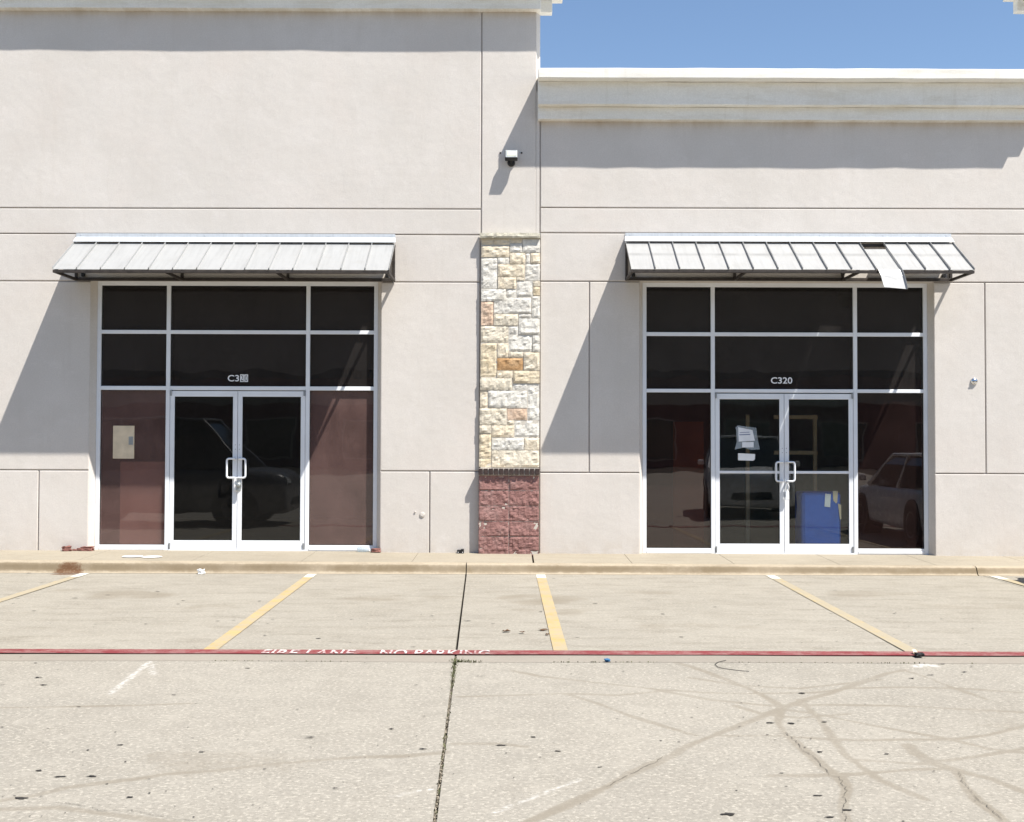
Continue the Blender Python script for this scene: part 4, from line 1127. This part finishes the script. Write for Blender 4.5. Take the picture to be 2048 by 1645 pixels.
o = MB().slab([(3.045, -6.80, 0.012), (3.080, -6.80, 0.012), (3.075, -6.74, 0.03), (3.05, -6.745, 0.028)], None, (0, .004, .008)).build('reflector_shell', M['paper_cream'], mk)
for i, (x, y) in enumerate(((-0.043, -5.738), (0.092, -5.815), (0.268, -5.651), (0.298, -5.916))):
    m = MB(); n = 9; rr = random.Random(50+i); V = []
    s = (0.05, 0.03, 0.045, 0.022)[i]
    for k in range(n):
        a = 2*math.pi*k/n; q = s*rr.uniform(.45, 1.0)
        V.append((x + q*math.cos(a), y + q*.8*math.sin(a), 0.008 + rr.uniform(0, .016)))
    V.append((x, y, 0.010))
    m.add(V, [(k, (k+1) % n, n) for k in range(n)])
    o = m.build('dry_leaf', M['leaf'], None)
    o.modifiers.new('thick', 'SOLIDIFY').thickness = 0.002
    tag(o, ['largest curled brown leaf in the bay left of the pier line', 'middle brown leaf crumb in the bay left of the pier line', 'curled brown leaf touching the yellow line below the pier', 'small brown leaf on the yellow line below the pier'][i], 'leaf', 'dry leaves near the middle parking line')

# ================================================================ things inside
bb = empty('blue_bin', (4.14, 0.5, 0.125)); tag(bb, 'blue box with torn labels standing behind the right door glass', 'box')
BOX('bin_body', M['blue'], bb, 3.88, 4.42, 0.188, 0.60, 0.125, 0.955, 0.05)
MB().slab([(4.20, .187, .93), (4.275, .187, .925), (4.265, .187, .75), (4.19, .187, .76)], None, (0, -.002, 0)).build('label', M['paper'], bb)
MB().slab([(4.30, .187, .97), (4.37, .187, .97), (4.36, .187, .82), (4.345, .187, .80), (4.31, .187, .84)], None, (0, -.002, 0)).build('label', M['paper_cream'], bb)
MB().slab([(4.37, .187, .80), (4.415, .187, .78), (4.415, .187, .58), (4.395, .187, .60)], None, (0, -.002, 0)).build('label', M['paper_cream'], bb)
wf = empty('wood_frame', (4.15, 1.5, 0.125)); tag(wf, 'pale timber stud frame inside the right unit', 'timber frame')
for a, b in (((3.80, 1.985), (4.43, 1.985)), ((3.80, 1.47), (4.43, 1.47))):
    MB().bar((a[0], 1.5, a[1]), (b[0], 1.5, b[1]), 0.05, 0.055).build('rail', M['wood'], wf)
for x in (3.42, 4.40):
    MB().bar((x, 1.52, 0.125), (x, 1.52, 2.02), 0.05, 0.05).build('stud', M['wood'], wf)
ob = BOX('orange_board', M['orange'], None, 2.24, 2.66, 0.75, 0.79, 0.125, 1.90); tag(ob, 'orange-brown board standing inside behind the far left pane of the right unit', 'board')
bo = BOX('cardboard_sheet', M['board'], None, -5.255, -4.66, 0.185, 0.21, 0.135, 1.335, 0.004); tag(bo, 'mauve cardboard sheet standing behind the lower left pane of the left unit', 'board')
po = BOX('wall_poster', M['paper_cream'], None, -5.345, -5.06, 0.1465, 0.1485, 1.375, 1.815); BOX('printed_panel', M['grey_metal'], po, -5.135, -5.075, 0.1455, 0.1464, 1.56, 1.67)
tag(po, 'cream poster taped to the lower left pane of the left unit', 'poster')

# ================================================================ vehicles (outside the picture, seen in the glass)
M['car_white'] = simple('white_car_paint', (0.70, 0.70, 0.70), 0.25, var=0.02, spec=0.6)
M['car_dark'] = simple('dark_car_paint', (0.13, 0.13, 0.135), 0.3, var=0.05, spec=0.6)
M['car_glass'] = simple('car_window', (0.012, 0.014, 0.015), 0.06, var=0.02, spec=0.7)
M['tyre'] = simple('tyre_rubber', (0.018, 0.018, 0.018), 0.85)
M['headlamp'] = simple('headlamp', (0.55, 0.57, 0.58), 0.1, spec=0.8)
M['taillamp'] = simple('tail_lamp', (0.30, 0.02, 0.02), 0.2, spec=0.6)

def loft(rings, close=True):
    k = len(rings[0]); V = [p for r in rings for p in r]; F = []
    for i in range(len(rings)-1):
        for j in range(k):
            q = (j+1) % k
            F.append((i*k+j, i*k+q, (i+1)*k+q, (i+1)*k+j))
    F.append(tuple(range(k))[::-1]); F.append(tuple(range((len(rings)-1)*k, len(rings)*k)))
    return MB().add(V, F)

def vehicle(name, label, cat, loc, rz, paint_, L, Wd, belt, roof, hood, cabin, clear=0.17, wr=0.33, axle=(0.20, 0.80)):
    """x' forward. belt/hood heights, cabin = fractions (rear base, rear top, front top, front base)"""
    root = empty(name, (loc[0], loc[1], 0.0)); root.rotation_euler.z = rz
    tag(root, label, cat)
    WORLD_LOC[root.name] = Vector((0, 0, 0))     # parts are given in the vehicle's own frame
    hw = Wd/2
    def sec(f):     # height of upper body and half width along the length
        if f > cabin[3]: z = hood[0] + (belt - hood[0]) * max(0, min(1, (1 - f) / (1 - cabin[3])))**0.6
        elif f < cabin[0]: z = hood[1] + (belt - hood[1]) * max(0, min(1, f / max(cabin[0], .01)))**0.5
        else: z = belt
        e = min(f, 1-f)
        w = hw * (1 - 0.16 * max(0, 1 - e/0.10)**2)
        return z, w
    rings = []
    for f in (0, .015, .05, .10, .2, .3, .4, .5, .6, .7, .8, .88, .94, .985, 1.0):
        z, w = sec(f); x = (f - .5)*L
        e = 0.12 if f in (0, 1.0) else 0.0
        zb = clear + e; zt = z - e*1.2
        m = (zb + zt)/2
        rings.append([(x, -w*.90, zb), (x, -w*.97, zb+.08), (x, -w, m-.05), (x, -w*.985, m+.12), (x, -w*.93, zt-.03), (x, -w*.72, zt),
                      (x, w*.72, zt), (x, w*.93, zt-.03), (x, w*.985, m+.12), (x, w, m-.05), (x, w*.97, zb+.08), (x, w*.90, zb)])
    o = loft(rings).build('body', paint_, root, smooth=True)
    o.modifiers.new('sub', 'SUBSURF').levels = 1; o.modifiers['sub'].render_levels = 2
    a, b, c, d = [(q - .5)*L for q in cabin]
    wl, wt = hw*.90, hw*.70
    zb = belt - .05
    gh = loft([[(a, -wl, zb), (d, -wl, zb), (d, wl, zb), (a, wl, zb)], [(a*.4+b*.6+.0, -wl*.5-wt*.5, zb*.3+roof*.7-.02), (d*.35+c*.65, -wl*.5-wt*.5, zb*.3+roof*.7-.02), (d*.35+c*.65, wl*.5+wt*.5, zb*.3+roof*.7-.02), (a*.4+b*.6, wl*.5+wt*.5, zb*.3+roof*.7-.02)],
               [(b, -wt, roof-.04), (c, -wt, roof-.04), (c, wt, roof-.04), (b, wt, roof-.04)]]).build('window_glass', M['car_glass'], root, 0.04, 2)
    MB().slab([(b-.06, -wt-.03, roof-.05), (c+.06, -wt-.03, roof-.05), (c+.06, wt+.03, roof-.05), (b-.06, wt+.03, roof-.05)], None, (0, 0, .055)).build('roof', paint_, root, 0.03, 3)
    for s in (-1, 1):
        for p, q in (((d, s*wl, zb), (c, s*wt, roof-.02)), ((a, s*wl, zb), (b, s*wt, roof-.02)), (((a+d)/2-.05, s*(wl+.01), zb), ((b+c)/2-.05, s*(wt+.012), roof-.02))):
            MB().bar(p, q, 0.07, 0.05, (1, 0, 0)).build('pillar', paint_, root, 0.01, 1)
        MB().slab([(d-.30, s*(hw+.02), belt+.02), (d-.18, s*(hw+.02), belt+.02), (d-.17, s*(hw+.02), belt+.13), (d-.29, s*(hw+.02), belt+.14)], None, (0, s*.16, 0)).build('side_mirror', paint_, root, 0.03, 2)
        for fx in axle:
            x = (fx-.5)*L
            MB().lathe([(wr+.055, s*(hw-.30)), (wr+.055, s*(hw+.004))], (x, 0, wr+.01), 'Y', 28).build('wheel_arch', M['black'], root)
            w = MB().lathe([(wr*.6, s*(hw-.22)), (wr*.94, s*(hw-.22)), (wr, s*(hw-.19)), (wr, s*(hw-.02)), (wr*.94, s*(hw+.012)), (wr*.64, s*(hw+.016))], (x, 0, wr), 'Y', 28).build('wheel', M['tyre'], root, smooth=False)
            WORLD_LOC[w.name] = Vector(w.location)
            r = MB().lathe([(wr*.62, s*(hw+.0)), (wr*.62, s*(hw+.020)), (wr*.50, s*(hw+.006)), (wr*.12, s*(hw+.012))], (x, 0, wr), 'Y', 20).build('rim', M['grey_metal'], w)
        zz = hood[0] - .17
        MB().slab([(L/2-.06, s*hw*.50, zz), (L/2-.06, s*hw*.82, zz), (L/2-.10, s*hw*.80, zz+.13), (L/2-.08, s*hw*.52, zz+.10)], None, (.06, 0, 0)).build('headlight', M['headlamp'], root, 0.02, 2)
        zz = hood[1] - .22
        MB().slab([(-L/2+.05, s*hw*.50, zz), (-L/2+.05, s*hw*.84, zz), (-L/2+.07, s*hw*.82, zz+.15), (-L/2+.06, s*hw*.52, zz+.12)], None, (-.06, 0, 0)).build('tail_light', M['taillamp'], root, 0.02, 2)
    MB().slab([(L/2-.03, -hw*.45, clear+.18), (L/2-.03, hw*.45, clear+.18), (L/2-.03, hw*.40, clear+.33), (L/2-.03, -hw*.40, clear+.33)], None, (.04, 0, 0)).build('grille', M['black'], root, 0.01, 1)
    return root
vehicle('parked_sedan', 'white sedan parked tail to the kerb at the right, mirrored in the right window', 'car', (7.18, -4.05), R(-90), M['car_white'], 4.6, 1.80, 0.93, 1.44, (0.74, 0.93), (0.06, 0.24, 0.56, 0.76))
vehicle('parked_suv', 'white high-roofed vehicle mirrored in the right doors', 'car', (5.35, -11.2), R(98), M['car_white'], 4.7, 1.90, 1.10, 1.78, (1.02, 1.1), (0.01, 0.06, 0.58, 0.74), 0.24, 0.38)
vehicle('dark_van', 'dark grey van standing broadside, mirrored in the left doors', 'van', (-6.68, -7.35), R(0), M['car_dark'], 4.9, 1.95, 1.12, 2.06, (1.00, 1.12), (0.01, 0.04, 0.66, 0.84), 0.22, 0.36)

# ================================================================ building across the lot (behind the camera, seen in the glass)
M['far_brick'] = simple('mauve_brick', (0.22, 0.115, 0.095), 0.9, var=0.2, scale=1.2)
M['far_cream'] = simple('cream_band', (0.50, 0.43, 0.34), 0.9)
M['far_roof'] = simple('brown_roof', (0.09, 0.075, 0.065), 0.9)
M['far_glass'] = simple('far_window', (0.02, 0.025, 0.03), 0.1, spec=0.6)
fb = empty('brick_building', (0, -62, 0)); tag(fb, 'long mauve brick building across the parking lot, mirrored in the panes', 'building')
BOX('wall', M['far_brick'], fb, -45, 45, -70, -62, -0.03, 6.6)
BOX('sign_band', M['far_cream'], fb, -45, 45, -62.1, -61.9, 4.1, 5.1)
MB().slab([(-46, -61.2, 6.2), (46, -61.2, 6.2), (46, -68, 16.0), (-46, -68, 16.0)], None, (0, -.3, -.4)).build('roof', M['far_roof'], fb)  # ridge raised extra high to keep bright sky out of the upper panes' reflection
for i in range(14):
    x = -42 + i*6.2
    w = BOX('window', M['far_cream'], fb, x, x+3.0, -61.98, -61.90, 0.5, 3.1)
    BOX('pane', M['far_glass'], w, x+.12, x+2.88, -61.89, -61.86, 0.62, 2.98)
